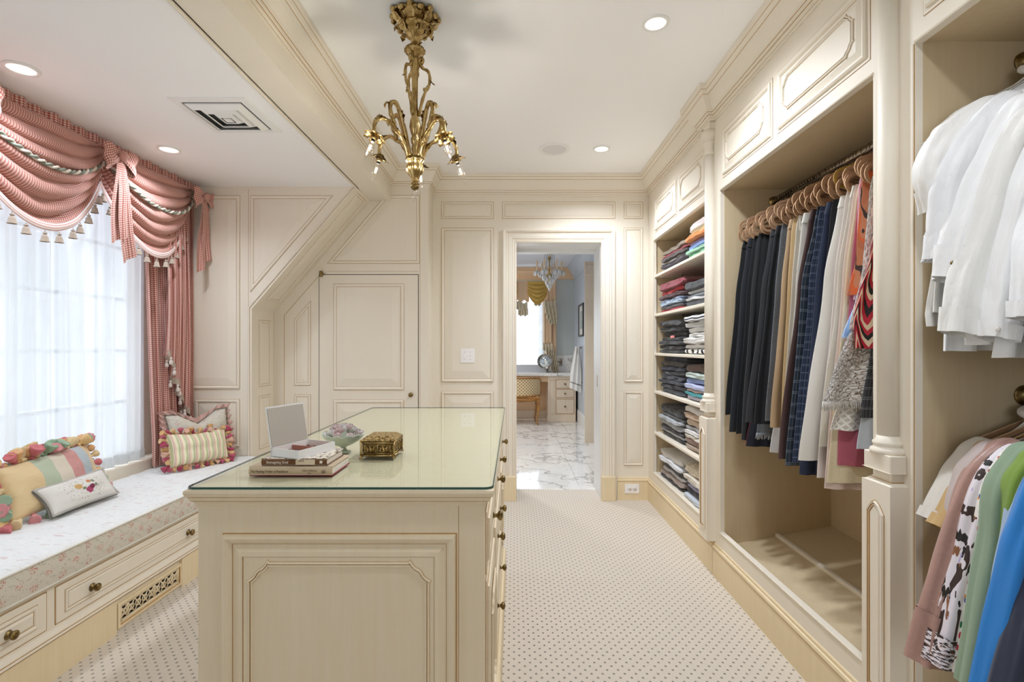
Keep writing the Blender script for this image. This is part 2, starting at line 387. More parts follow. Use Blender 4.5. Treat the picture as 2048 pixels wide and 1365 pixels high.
# window
W1 = struct('window_1', (XW, 1.7, .53)); mb = MB()
y0, y1, z0, z1 = .1, 3.25, .53, 2.22
mb.box(XW-.10, y0, z0, XW-.02, y1, z0+.05, 0, .003); mb.box(XW-.10, y0, z1-.05, XW-.02, y1, z1, 0, .003)
ys = [y0, .9, 1.69, 2.48, y1]
for y in ys: mb.box(XW-.097, y-.03, z0+.01, XW-.023, y+.03, z1-.01, 0, .003)
mb.build('window_frame', WTRIM, W1)
glass = NT('window_glass'); glass.set(Roughness=0.0, IOR=1.1); glass.p.inputs['Transmission Weight'].default_value = 1
tr = glass.n('ShaderNodeBsdfTransparent'); gl = glass.n('ShaderNodeBsdfGlossy'); gl.inputs['Roughness'].default_value = .02; mx = glass.n('ShaderNodeMixShader'); mx.inputs[0].default_value = .06
glass.l(tr.outputs[0], mx.inputs[1]); glass.l(gl.outputs[0], mx.inputs[2]); glass.l(mx.outputs[0], glass.out.inputs[0]); PANE = glass.m
for a, b in zip(ys[:-1], ys[1:]):
    mb = MB(); 
    for i in range(1, 5): z = z0+.05+(z1-z0-.1)*i/5; mb.box(XW-.075, a+.03, z-.011, XW-.035, b-.03, z+.011)
    for i in range(1, 3): y = a+(b-a)*i/3; mb.box(XW-.075, y-.011, z0+.05, XW-.035, y+.011, z1-.05)
    mb.build('muntin', WTRIM, W1)
    mb = MB(); mb.box(XW-.058, a+.02, z0+.04, XW-.054, b-.02, z1-.04); mb.build('pane', PANE, W1)
# right wall, wall behind the camera
mb = MB(); mb.box(1.70, -3.2, 0, 1.8, 4.2, H); tag(mb.build('wall_right', CREAM), kind='structure')
TAN = flat('hall_wall', '#B59C7A', .7); wall('wall_front', [(-2.6, -3.3, 0, -1.0, -3.2, H), (1.4, -3.3, 0, 1.8, -3.2, H), (-1.0, -3.3, 0, 1.4, -3.2, .6), (-1.0, -3.3, 2.4, 1.4, -3.2, H)], TAN)  # opening cut for the added rear fill light
# doorway to the bathroom
D2 = struct('door_2', (.36, YB, 0)); mb = MB()
cas = [(0, 0, 0), (0, .012, 0), (.010, .016, 0), (.0115, .014, 1), (.022, .015, 0), (.030, .020, 0), (.0315, .0185, 1), (.050, .021, 0), (.066, .021, 0), (.0675, .020, 1), (.080, .024, 0), (.082, .032, 0), (.0835, .0305, 1), (.098, .036, 0), (.108, .034, 0), (.108, 0, 0)]
sweep(mb, fb, [(.019, .19), (.019, 2.083), (.7045, 2.083), (.7045, .19)], cas)
mb.build('casing', [CREAM, GLAZE], D2)
for sx, x in ((-1, .019), (1, .7045)):
    mb = MB(); mb.box(x, YB-.042, 0, x+sx*.112, YB, .195, 0, .003); mb.build('plinth_block', PLINTH, D2)
mb = MB(); mb.box(.005, YB, 0, .0205, 4.49, 2.083); mb.build('jamb', CREAM, D2)
mb = MB(); mb.box(.703, YB+.02, 0, .72, 4.49, 2.083); mb.box(.019, YB+.02, 2.081, .7045, 4.49, 2.1); mb.box(.019, 4.40, 2.055, .7045, 4.49, 2.083); mb.build('jamb', WTRIM, D2)
mb = MB(); mb.box(.7005, 4.30, .9, .7032, 4.308, 1.0); mb.build('pocket_pull', STEEL, D2)
mb = MB(); sweep(mb, FL(.019), [(4.42, .2), (4.42, 2.05)], [(0, 0, 0), (0, .003, 1), (.002, .003, 1), (.002, 0, 0)]); 
# --- ceiling fittings
def ceiling_round(label, name, x, y, rp, zc):
    Yv = (zc-1.24)*1020/(694-y); X = (x-1028)*Yv/1020; return X, Yv
LAMP = NT('lamp_lens'); LAMP.col('#FFFFFF'); LAMP.p.inputs['Emission Color'].default_value = (1, .97, .92, 1); LAMP.p.inputs['Emission Strength'].default_value = .35; LAMP = LAMP.m
def can(label, x, y, r, zc, power=0):
    Yv = (zc-1.24)*1020/(694-y); X = (x-1028)*Yv/1020
    t = thing('recessed_downlight', label, 'ceiling light', (X, Yv, zc), 'recessed ceiling lights')
    c = (X, Yv, zc)
    mb = MB(); mb.lathe([(r*.76, -.002), (r*.78, -.007), (r*.97, -.008), (r, -.004), (r, .0)], c, 40, cap=False); mb.build('trim_ring', GRILLE, t)
    mb = MB(); mb.lathe([(r*.775, -.006), (r*.70, -.0035), (r*.05, -.0025)], c, 32, cap=False); mb.build('lens', LAMP, t)
    if power:
        l = bpy.data.lights.new('downlight_bulb', 'SPOT'); l.energy = power; l.spot_size = 2.6; l.spot_blend = .9; l.shadow_soft_size = .06; l.color = (.90, .97, 1.08)
        o = bpy.data.objects.new('downlight_bulb', l); C.objects.link(o); o.location = (0, 0, -.03); o.parent = t
    return t
can('recessed downlight at the top right of the high ceiling, nearest the camera', 1311, 45, .057, H, 42)
can('small recessed downlight beside the ceiling speaker', 1203, 297, .06, H, 44)
can('recessed downlight in low ceiling left of the air vent, nearest the camera', 43, 136, .06, HL, 13)
can('recessed downlight in low ceiling just beyond the air vent', 338, 298, .06, HL, 13)
for (X, Y) in ((.58, .72),):   # fill lamp added out of view to brighten the blouses
    t = thing('recessed_downlight', 'added fill downlight in the high ceiling, out of view', 'ceiling light', (X, Y, H), 'recessed ceiling lights')
    mb = MB(); mb.lathe([(.045, -.002), (.058, -.008), (.06, 0)], (X, Y, H), 24, cap=False); mb.build('trim_ring', GRILLE, t)
    l = bpy.data.lights.new('downlight_bulb', 'SPOT'); l.energy = 20; l.spot_size = 2.6; l.spot_blend = .9; l.shadow_soft_size = .06; l.color = (.92, .97, 1.05)
    o = bpy.data.objects.new('downlight_bulb', l); C.objects.link(o); o.location = (0, 0, -.03); o.parent = t
Yv = (H-1.24)*1020/(694-298); X = (1108-1028)*Yv/1020
t = thing('ceiling_speaker', 'flat round white ceiling speaker left of the small downlight', 'speaker', (X, Yv, H))
mb = MB(); mb.lathe([(.083, -.003), (.086, -.009), (.105, -.008), (.108, 0)], (X, Yv, H), 48, cap=False); mb.build('bezel', GRILLE, t)
mb = MB(); mb.lathe([(.084, -.005), (.05, -.006), (.001, -.006)], (X, Yv, H), 40, cap=False); n = NT('speaker_mesh'); v = n.coords('Object'); n.col('#E2E2E0'); n.bump(n.vor(v, 400), .4, .002); mb.build('speaker_grille', n.m, t)
# air vent (square cone diffuser)
a = P(560, 262, 1); 
def cz(x, y): Y = (HL-1.24)*1020/(694-y); return ((x-1028)*Y/1020, Y)
xa, ya = cz(335, 195); xb, yb = cz(490, 193); xc_, yc_ = cz(563, 264)
x1 = (xb+xc_)/2; y0_ = (ya+yb)/2; y1_ = yc_; x0 = xa
cx, cy = (x0+x1)/2, (y0_+y1_)/2; hx, hy = (x1-x0)/2, (y1_-y0_)/2
VT = thing('air_vent', 'square white stepped air vent in the low ceiling', 'air vent', (cx, cy, HL))
fr_ = Fr((cx, cy, HL), (1, 0, 0), (0, 1, 0), (0, 0, -1))
mb = MB(); sweep(mb, fr_, rect(-hx, -hy, hx, hy), [(0, 0, 0), (.002, .006, 0), (.034, .008, 0), (.036, .002, 0)], closed=True); mb.build('frame', GRILLE, VT)
mb = MB(); q = .8; mb.box(cx-hx*q, cy-hy*q, HL-.0015, cx+hx*q, cy+hy*q, HL-.0005); mb.build('duct_opening', flat('duct_grey', '#55585A', .6), VT)
for q0, q1 in ((.74, .60), (.53, .38), (.31, .16)):
    mb = MB(); sweep(mb, fr_, rect(-hx*q0, -hy*q0, hx*q0, hy*q0), [(0, .004, 0), (.001, .009, 0), ((q0-q1)*hx, .026, 0), ((q0-q1)*hx+.002, .022, 0), (.004, .004, 0)], closed=True); mb.build('louvre', GRILLE, VT)
mb = MB(); mb.box(cx-hx*.1, cy-hy*.1, HL-.024, cx+hx*.1, cy+hy*.1, HL-.02); mb.box(cx-.006, cy-.006, HL-.02, cx+.006, cy+.006, HL-.001); mb.build('louvre_centre', GRILLE, VT)
# ceiling hangers: switch plates and outlet
PLATE = flat('plate_plastic', '#F2F0EE', .3)
def plate(x, y, Y, w_, h_, name, label, cat):
    c = P(x, y, Y); t = thing(name, label, cat, tuple(c)); mb = MB(); mb.box(c.x-w_/2, Y-.006, c.z-h_/2, c.x+w_/2, Y, c.z+h_/2, 0, .002); mb.build('cover_plate', PLATE, t); return t, c
t, c = plate(935, 712, YB-.009, .114, .114, 'light_switch', 'double white light switch plate on the panelled back wall', 'light switch')
for s in (-1, 1):
    mb = MB(); mb.tube([(c.x+s*.023, YB-.013, c.z), (c.x+s*.023, YB-.024, c.z+.008*s)], [.0045, .0035], 8); mb.build('toggle', PLATE, t)
    for dz in (-.03, .03):
        mb = MB(); mb.lathe([(.003, 0), (.003, .0012), (.0003, .0015)], (c.x+s*.023, YB-.015, c.z+dz), 8, axis=(0, -1, 0)); mb.build('screw', STEEL, t)
t, c = plate(1264, 978, YB-.014, .118, .075, 'wall_outlet', 'white double power outlet on the baseboard right of the doorway', 'outlet')
for s in (-1, 1):
    mb = MB(); mb.lathe([(.016, 0), (.016, .002), (.001, .0022)], (c.x+s*.02, YB-.02, c.z), 20, axis=(0, -1, 0)); r_ = mb.build('socket', flat('socket_plastic%d' % s, '#E4E2DF', .35), t)
    for dz in (-.006, .006):
        mb = MB(); mb.box(c.x+s*.02-.004, YB-.0232, c.z+dz-.001, c.x+s*.02+.004, YB-.0222, c.z+dz+.001); mb.build('slot', DARK, r_)
# ================= RIGHT HAND CABINETRY =================
XF = 1.09
fr_ = FR(XF)
def hdr_door(parent, y0, y1, z0=2.12, z1=2.373, x=XF, knobs=False):
    f = FR(x); mb = MB(); mb.box(x-.002, y0, z0, x+.02, y1, z1, 0)
    seam(mb, FR(x-.001), [(y0, z0), (y1, z0), (y1, z1), (y0, z1), (y0, z0)], .0014, 1)
    d = mb.build('door', [CREAM, GLAZE], parent)
    f = FR(x-.002)
    mb = MB(); sweep(mb, f, rect(y0+.012, z0+.012, y1-.012, z1-.012), [(0, 0, 0), (.0, .006, 0), (.006, .010, 0), (.014, .008, 0), (.020, .002, 0), (.0215, .0015, 1), (.024, .002, 0), (.040, .008, 0), (.050, .009, 0)], closed=True, fill=True)
    pn = mb.build('panel', [CREAM, GLAZE], d)
    carved(FR(x-.011), y0+.060, z0+.058, y1-.060, z1-.056, d, r=.030)
    return d
def plinth_run(parent, y0, y1, top, o0, o1):
    mb = MB(); sweep(mb, fr_, [(y1, 0), (y0, 0)][::-1], [(0, 0, 0), (0, .010, 0), (.145, .010, 0), (.1465, .009, 1), (.152, .014, 0), (.163, .012, 0), (.167, .006, 0), (.1685, .005, 1), (.176, .004, 0), (.180, 0, 0)])
    mb.build('plinth', [PLINTH, GLAZE], parent)
    mb = MB(); mb.box(XF, o0, .0, XF+.02, o1, top, 0); sweep(mb, fr_, [(o0, top), (o1, top)], [(-.012, 0, 0), (-.012, .0008, 1), (-.010, .002, 0), (-.004, .005, 0), (0, .002, 0), (.001, -.018, 0)])
    mb.build('front_rail', [CREAM, GLAZE], parent)
def header(parent, y0, y1, zb=2.065):
    mb = MB(); mb.box(XF, y0, zb, XF+.02, y1, 2.47, 0)
    sweep(mb, fr_, [(y0, zb), (y1, zb)], [(.010, 0, 0), (.010, .0008, 1), (.008, .002, 0), (.004, .006, 0), (0, .004, 0), (-.001, -.019, 0)])
    mb.build('header', [CREAM, GLAZE], parent)
# --- shelving cabinet
S = thing('shelving_cabinet', 'cream open shelving cabinet full of folded sweaters beside the doorway', 'cabinet', (1.27, 3.4, 0))
XBK = 1.46
mb = MB(); mb.box(XF, 3.975, 0, XF+.02, YB-.001, 2.47); sweep(mb, fr_, [(3.978, .26), (3.978, 2.065)], [(0, 0, 0), (0, .001, 1), (-.0015, .001, 1), (-.002, 0, 0)]); mb.build('face_stile', [CREAM, GLAZE], S)
mb = MB(); mb.box(XF, 2.78, 0, XF+.02, 2.872, 2.47); mb.build('face_stile', CREAM, S)
header(S, 2.872, 3.975); plinth_run(S, 2.78, YB-.001, .262, 2.872, 3.975)
mb = MB(); mb.box(XF+.02, 3.985, 0, XBK, 4.0, 2.47); mb.box(XF+.02, 2.845, 0, XBK, 2.862, 2.47); mb.build('side_panel', INNER_SHADE, S)
mb = MB(); mb.box(XBK, 2.845, 0, XBK+.015, 4.0, 2.47); mb.build('back_panel', INNER_SHADE, S)
mb = MB(); mb.box(XF+.02, 2.86, 2.07, XBK, 3.985, 2.085); mb.build('top_panel', INNER_SHADE, S)
hdr_door(S, 3.405, 3.925); hdr_door(S, 2.885, 3.365)
SHZ = [.262, .578, .898, 1.192, 1.494, 1.797]
for i, z in enumerate(SHZ):
    mb = MB(); mb.box(XF+.004, 2.863, z-.02, XBK, 3.984, z, 0, .003); mb.build('shelf', CREAM, S)
for z in SHZ[3:]:
    for y in (3.05, 3.80):
        mb = MB(); mb.box(XF+.16, y-.012, z-.026, XF+.18, y+.012, z-.020); mb.build('shelf_clip', KNOB, S)
# --- columns
def column(yn, yf, label):
    yc = (yn+yf)/2; t = thing('column', label, 'column', (1.07, yc, 0))
    f = Fr((0, 0, 0), (1, 0, 0), (0, 1, 0), (0, 0, 1))
    def ring(name, x, y0, y1, prof, m=CREAM):
        mb = MB(); sweep(mb, f, [(XF+.004, y0), (x, y0), (x, y1), (XF+.004, y1)][::-1], prof); return mb.build(name, [m, GLAZE], t)
    ring('plinth', 1.062, yn+.012, yf-.012, [(.036, -.002, 0), (.036, .15, 0), (.0345, .1515, 1), (.036, .156, 0), (.034, .168, 0), (.026, .174, 0), (.0245, .1755, 1), (.022, .186, 0), (.016, .195, 0), (0, .195, 0)], PLINTH)
    mb = MB(); mb.box(1.04, yn, .19, XF, yf, .85); mb.build('pedestal', CREAM, t)
    wd = yf-yn; a0, a1 = yn+.022, yf-.022; am = yc
    mb = MB(); sweep(mb, FR(1.04), ccw([(a0, .25), (a1, .25), (a1, .765), (a1-.018, .79), (am, .80), (a0+.018, .79), (a0, .765)]), [(0, 0, 0), (0, .001, 1), (.002, .001, 1), (.004, .007, 0), (.008, .006, 0), (.0095, .003, 1), (.014, .005, 0), (.0155, .002, 1), (.02, .004, 0)], closed=True, fill=True); mb.build('panel', [CREAM, GLAZE], t)
    ring('cap', 1.04, yn, yf, [(0, .842, 0), (.002, .842, 0), (.006, .850, 0), (.014, .858, 0), (.0155, .860, 1), (.020, .864, 0), (.022, .880, 0), (.0205, .882, 1), (.016, .886, 0), (0, .887, 0)])
    mb = MB(); mb.box(1.043, yn+.004, .884, XF-.0004, yf-.004, .935, 0, .002); mb.build('block', CREAM, t)
    x, r = 1.078, .028
    mb = MB(); mb.lathe([(r*1.62, .935), (r*1.66, .941), (r*1.6, .948), (r*1.35, .952), (r*1.30, .957), (r*1.42, .962), (r*1.4, .968), (r*1.12, .974), (r*1.05, .985)], (x, yc, 0), 32); mb.build('base_moulding', CREAM, t)
    mb = MB(); mb.lathe([(r, .98), (r*.98, 1.6), (r*.93, 2.31)], (x, yc, 0), 32, flute=0); mb.build('shaft', CREAM, t)
    mb = MB(); mb.lathe([(r*.95, 2.29), (r*1.2, 2.296), (r*1.2, 2.304), (r*.98, 2.31), (r*.98, 2.34), (r*1.3, 2.352), (r*1.3, 2.36), (r*1.15, 2.366), (r*1.55, 2.39), (r*1.6, 2.40), (r*1.6, 2.425)], (x, yc, 0), 32); mb.build('capital', CREAM, t)
    mb = MB(); mb.box(1.058, yn+.01, 2.425, XF, yf-.01, 2.466); mb.build('block', CREAM, t)
column(2.752, 2.865, 'cream half column on a panelled pedestal between shelves and hanging space')
column(1.41, 1.525, 'large cream half column on a panelled pedestal nearest the camera')
# --- hanging cabinet
G = thing('hanging_cabinet', 'cream open hanging cabinet with trousers and skirts on a rail', 'wardrobe', (1.38, 2.1, 0))
XB = 1.672
mb = MB(); mb.box(XF, 2.692, 0, XF+.02, 2.775, 2.47); mb.build('face_stile', CREAM, G)
mb = MB(); mb.box(XF, 1.47, 0, XF+.02, 1.548, 2.47); mb.build('face_stile', CREAM, G)
header(G, 1.548, 2.692); plinth_run(G, 1.47, 2.775, .262, 1.548, 2.692)
mb = MB(); mb.box(XF+.02, 2.69, 0, XB, 2.708, 2.47); mb.box(XF+.02, 1.532, 0, XB, 1.548, 2.47); mb.build('side_panel', INNER_SHADE, G)
mb = MB(); mb.box(XB, 1.53, 0, XB+.015, 2.708, 2.47); mb.build('back_panel', INNER_SHADE, G)
mb = MB(); mb.box(XF+.02, 1.548, 2.07, XB, 2.69, 2.085); mb.build('top_panel', INNER_SHADE, G)
hdr_door(G, 2.148, 2.66); hdr_door(G, 1.56, 2.108)
mb = MB(); mb.add([(XF+.02, 1.548, .19), (XB, 1.548, .296), (XB, 2.69, .296), (XF+.02, 2.69, .19), (XF+.02, 1.548, .17), (XB, 1.548, .276), (XB, 2.69, .276), (XF+.02, 2.69, .17)], [(0, 1, 2, 3), (4, 7, 6, 5), (0, 4, 5, 1), (2, 6, 7, 3), (1, 5, 6, 2), (3, 7, 4, 0)]); mb.build('sloping_shoe_shelf', INNER_SHADE, G)
mb = MB(); q = lambda x: .19+(x-XF-.02)*(.106/(XB-XF-.02)); mb.box(1.375, 1.55, q(1.38)-.003, 1.397, 2.688, q(1.38)+.016, 0, .003); mb.build('heel_rail', CREAM, G)
def rod(parent, y0, y1, z, x=1.37, r=.014):
    mb = MB(); mb.tube([(x, y0, z), (x, y1, z)], r, 20); mb.build('rail', STEEL, parent)
    for y, s in ((y1, -1), (y0, 1)):
        mb = MB(); mb.lathe([(.028, 0), (.028, .004), (.02, .008), (.018, .014)], (x, y, z), 20, axis=(0, s, 0)); mb.build('rail_socket', KNOB if s < 0 else STEEL, parent)
rod(G, 1.55, 2.69, 2.005)
# --- nearest hanging cabinet
N_ = thing('double_hanging_cabinet', 'cream open cabinet at the right edge with white blouses above coloured shirts', 'wardrobe', (1.38, .4, 0))
mb = MB(); mb.box(XF, 1.385, 0, XF+.02, 1.468, 2.47); sweep(mb, fr_, [(1.386, .26), (1.386, 2.065)], [(-.001, 0, 0), (-.001, .0015, 1), (-.003, .0015, 1), (-.004, .004, 0), (-.010, .005, 0), (-.0105, .001, 1), (-.012, 0, 0)]); mb.build('face_stile', [CREAM, GLAZE], N_)
header(N_, -1.2, 1.385); plinth_run(N_, -1.2, 1.468, .262, -1.2, 1.385)
mb = MB(); mb.box(XF+.02, 1.385, 0, XB, 1.40, 2.47); mb.build('side_panel', INNER_SHADE, N_)
mb = MB(); mb.box(XB, -1.2, 0, XB+.015, 1.40, 2.47); mb.build('back_panel', INNER_SHADE, N_)
mb = MB(); mb.box(XF+.02, -1.2, 2.07, XB, 1.385, 2.085); mb.build('top_panel', INNER_SHADE, N_)
mb = MB(); mb.box(XF+.02, -1.2, .17, XB, 1.385, .19); mb.build('floor_panel', INNER_SHADE, N_)
hdr_door(N_, .80, 1.355); hdr_door(N_, .2, .76)
rod(N_, -1.1, 1.385, 2.012, 1.385); rod(N_, -1.1, 1.385, 1.108, 1.385)

ICREAM_SHADE = paint('island_cream_shaded', '#E6D8BE', '#E2D2B3')  # same cream, tanned to put the island's shade into the colour
# ================= ISLAND =================
I = thing('island', 'cream panelled island chest of drawers in the middle of the room', 'island', (-.41, 1.98, 0))
ix0, ix1, iy0, iy1 = -.752, -.07, 1.215, 2.765
mb = MB(); mb.box(ix0, iy0, 0, ix1, iy1, .868, 0); mb.build('carcass', ICREAM_SHADE, I)
fz = Fr((0, 0, 0), (1, 0, 0), (0, 1, 0), (0, 0, 1))
mb = MB(); path = [(ix0, iy0), (ix0, iy1), (ix1, iy1), (ix1, iy0)]   # clockwise: left normal points out
sweep(mb, fz, path, [(.026, -.002, 0), (.026, .12, 0), (.0245, .1215, 1), (.026, .126, 0), (.022, .14, 0), (.012, .146, 0), (.0105, .1475, 1), (.008, .155, 0), (0, .16, 0)], closed=True); mb.build('plinth', [PLINTH, GLAZE], I)
mb = MB(); sweep(mb, fz, path, [(0, .862, 0), (.002, .862, 0), (.004, .868, 0), (.010, .874, 0), (.0115, .8755, 1), (.014, .877, 0), (.015, .884, 0), (.0165, .8855, 1), (.020, .888, 0), (.023, .896, 0), (.022, .902, 0), (.018, .904, 0)], closed=True, fill=True); mb.build('worktop', [ICREAM_SHADE, GLAZE], I)
fi = FB(iy0)
mb = MB(); sweep(mb, fi, rect(-.6935, .10, -.136, .796), [(0, 0, 0), (0, .001, 1), (.0025, .001, 1), (.004, .012, 0), (.010, .014, 0), (.018, .010, 0), (.024, .004, 0), (.0255, .003, 1), (.030, .004, 0), (.042, .010, 0), (.052, .011, 0), (.0530, .009, 1), (.055, .010, 0)], closed=True, fill=True); mb.build('front_panel', [ICREAM_SHADE, GLAZE], I)
carved(FB(iy0-.010), -.628, .165, -.199, .732, I, r=.038, hgt=.006, m=ICREAM_SHADE)
mb = MB(); seam(mb, fi, [(-.132, .16), (-.132, .86)], .0006); mb.build('glaze_seam', GLAZE, I)
fr2 = Fr((ix1, 0, 0), (0, 1, 0), (0, 0, 1), (1, 0, 0))
def front(y0, y1, z0, z1, kind, knobs):
    mb = MB(); mb.box(ix1-.01, y0, z0, ix1+.004, y1, z1, 0, .002); seam(mb, Fr((ix1+.001, 0, 0), (0, 1, 0), (0, 0, 1), (1, 0, 0)), [(y0-.002, z0-.002), (y1+.002, z0-.002), (y1+.002, z1+.002), (y0-.002, z1+.002), (y0-.002, z0-.002)], .0016, 1)
    d = mb.build(kind, [ICREAM_SHADE, GLAZE], I); f = Fr((ix1+.004, 0, 0), (0, 1, 0), (0, 0, 1), (1, 0, 0))
    panel(f, rect(y0+.02, z0+.02, y1-.02, z1-.02), d, k=.6, bev=.018, mats=[ICREAM_SHADE, GLAZE])
    if kind == 'door': carved(Fr((ix1+.012, 0, 0), (0, 1, 0), (0, 0, 1), (1, 0, 0)), y0+.07, z0+.08, y1-.07, z1-.08, d, r=.03, m=ICREAM_SHADE)
    for y in knobs: knob(d, (ix1+.008, y, (z0+z1)/2 if kind == 'drawer' else z1-.06), (1, 0, 0), .014)
for y0, y1, kn in ((1.25, 1.62, [1.45]), (1.66, 2.36, [1.85, 2.17]), (2.40, 2.74, [2.58])):
    front(y0, y1, .685, .835, 'drawer', kn)
    if len(kn) == 2: front(y0, y1, .44, .665, 'drawer', kn); front(y0, y1, .18, .42, 'drawer', kn)
    else: front(y0, y1, .18, .665, 'door', [])
# glass top
n = NT('table_glass'); n.set(Roughness=.0); gl = n.n('ShaderNodeBsdfGlass'); gl.inputs['IOR'].default_value = 1.5; gl.inputs['Roughness'].default_value = 0; gl.inputs['Color'].default_value = (.93, .985, .955, 1)
tr = n.n('ShaderNodeBsdfTransparent'); tr.inputs[0].default_value = (.92, .97, .945, 1); gs = n.n('ShaderNodeBsdfGlossy'); gs.inputs['Roughness'].default_value = .0; fn = n.n('ShaderNodeFresnel'); fn.inputs['IOR'].default_value = 1.55
mx = n.n('ShaderNodeMixShader'); ge = n.n('ShaderNodeNewGeometry'); n.l(n.math('MULTIPLY', fn.outputs[0], n.math('SUBTRACT', 1.0, ge.outputs['Backfacing'])), mx.inputs[0]); n.l(tr.outputs[0], mx.inputs[1]); n.l(gs.outputs[0], mx.inputs[2]); n.l(mx.outputs[0], n.out.inputs[0]); TG = n.m
EDGE = flat('glass_edge_green', '#1E4A44', .1)
def rrect(x0, y0, x1, y1, r, n_=6):
    q = []
    for cx, cy, a0 in ((x1-r, y0+r, -pi/2), (x1-r, y1-r, 0), (x0+r, y1-r, pi/2), (x0+r, y0+r, pi)):
        for i in range(n_+1): a = a0+pi/2*i/n_; q.append((cx+r*cos(a), cy+r*sin(a)))
    return q
GT = thing('glass_top', 'clear greenish glass sheet lying on top of the island', 'glass top', (-.41, 1.98, .905))
mb = MB(); q = rrect(-.774, 1.197, -.049, 2.783, .022); L = len(q)
mb.add([(x, y, .9095) for x, y in q], [tuple(range(L))]); mb.build('sheet', TG, GT)
mb = MB(); sweep(mb, fz, q, [(0, .9045, 0), (-.001, .9052, 0), (-.0012, .907, 0), (0, .9095, 0), (.0015, .9097, 0)], closed=True); mb.build('edge', EDGE, GT)

# ================= WINDOW SEAT =================
B = thing('bench', 'cream window seat base with drawers and a pierced grille under the window', 'bench', (-2.0, 1.9, 0))
XS = -1.722; fl = FL(XS)
mb = MB(); mb.box(-2.30, -1.8, 0, XS, YA-.002, .356, 0); mb.build('carcass', CREAM, B)
mb = MB(); 
def run(y0, y1, prof, nm, m=CREAM):
    mb = MB(); sweep(mb, fl, [(y0, 0), (y1, 0)], prof); return mb.build(nm, [m, GLAZE], B)
run(-1.8, YA-.004, [(.150, 0, 0), (.150, .016, 0), (.1515, .015, 1), (.158, .024, 0), (.166, .022, 0), (.1675, .018, 1), (.174, .014, 0), (.182, .006, 0), (.186, 0, 0)], 'moulding')
for a, b in ((-1.8, 1.63), (1.63, 2.195), (2.625, YA-.004)): run(a, b, [(0, 0, 0), (0, .013, 0), (.150, .013, 0), (.150, 0, 0)], 'plinth', PLINTH)
def bdrawer(y0, y1, kn, deep=False):
    mb = MB(); mb.box(XS-.01, y0, .198, XS+.004, y1, .335, 0, .0015)
    seam(mb, FL(XS+.001), [(y0-.002, .196), (y1+.002, .196), (y1+.002, .337), (y0-.002, .337), (y0-.002, .196)], .0014, 1)
    d = mb.build('drawer', [CREAM, GLAZE], B); panel(FL(XS+.004), rect(y0+.035, .223, y1-.035, .31), d, k=.7 if deep else .45, bev=.006, g=.0018)
    for y in kn: knob(d, (XS+.010, y, .264), (1, 0, 0), .016)
bdrawer(1.915, 2.835, [2.07, 2.68]); bdrawer(.98, 1.875, [1.13, 1.725], True); bdrawer(2.87, 3.52, [3.0, 3.4])
# grille
GR = MB(); sweep(GR, fl, rect(2.2, .02, 2.62, .128), [(0, 0, 0), (0, .015, 0), (.012, .016, 0), (.014, .010, 1), (.022, .008, 0)], closed=True); g_ = GR.build('grille_frame', [PLINTH, GLAZE], B)
mb = MB(); mb.box(XS+.0005, 2.22, .04, XS+.0015, 2.60, .11); mb.build('grille_opening', DARK, B)
mb = MB(); y = 2.222; f6 = FL(XS+.006)
def bar(a, b, c, d, r=.0032): mb.tube([f6(a, b), f6(c, d)], r, 6)
for zz in (.042, .108): bar(2.222, zz, 2.6, zz, .006)
ncell = 9; cw = (2.6-2.222)/ncell
for i in range(ncell+1):
    yy = 2.222+cw*i
    if i in (0, ncell): bar(yy, .042, yy, .108, .006)
    elif i % 4 == 1 or i in (8,): bar(yy, .042, yy, .108, .0035)
for i in range(ncell):
    a = 2.222+cw*i; b = a+cw
    bar(a, .045, b, .105); bar(a, .105, b, .045)
    mb.tube([f6(a+cw/2+.016*cos(t*pi/5), .075+.013*sin(t*pi/5)) for t in range(10)], .0028, 6, closed=True)
mb.build('pierced_grille', PLINTH, B)
run2 = MB(); panel(FL(XS+.013), rect(.6, .02, 1.56, .12), B, k=.8, bev=.012)
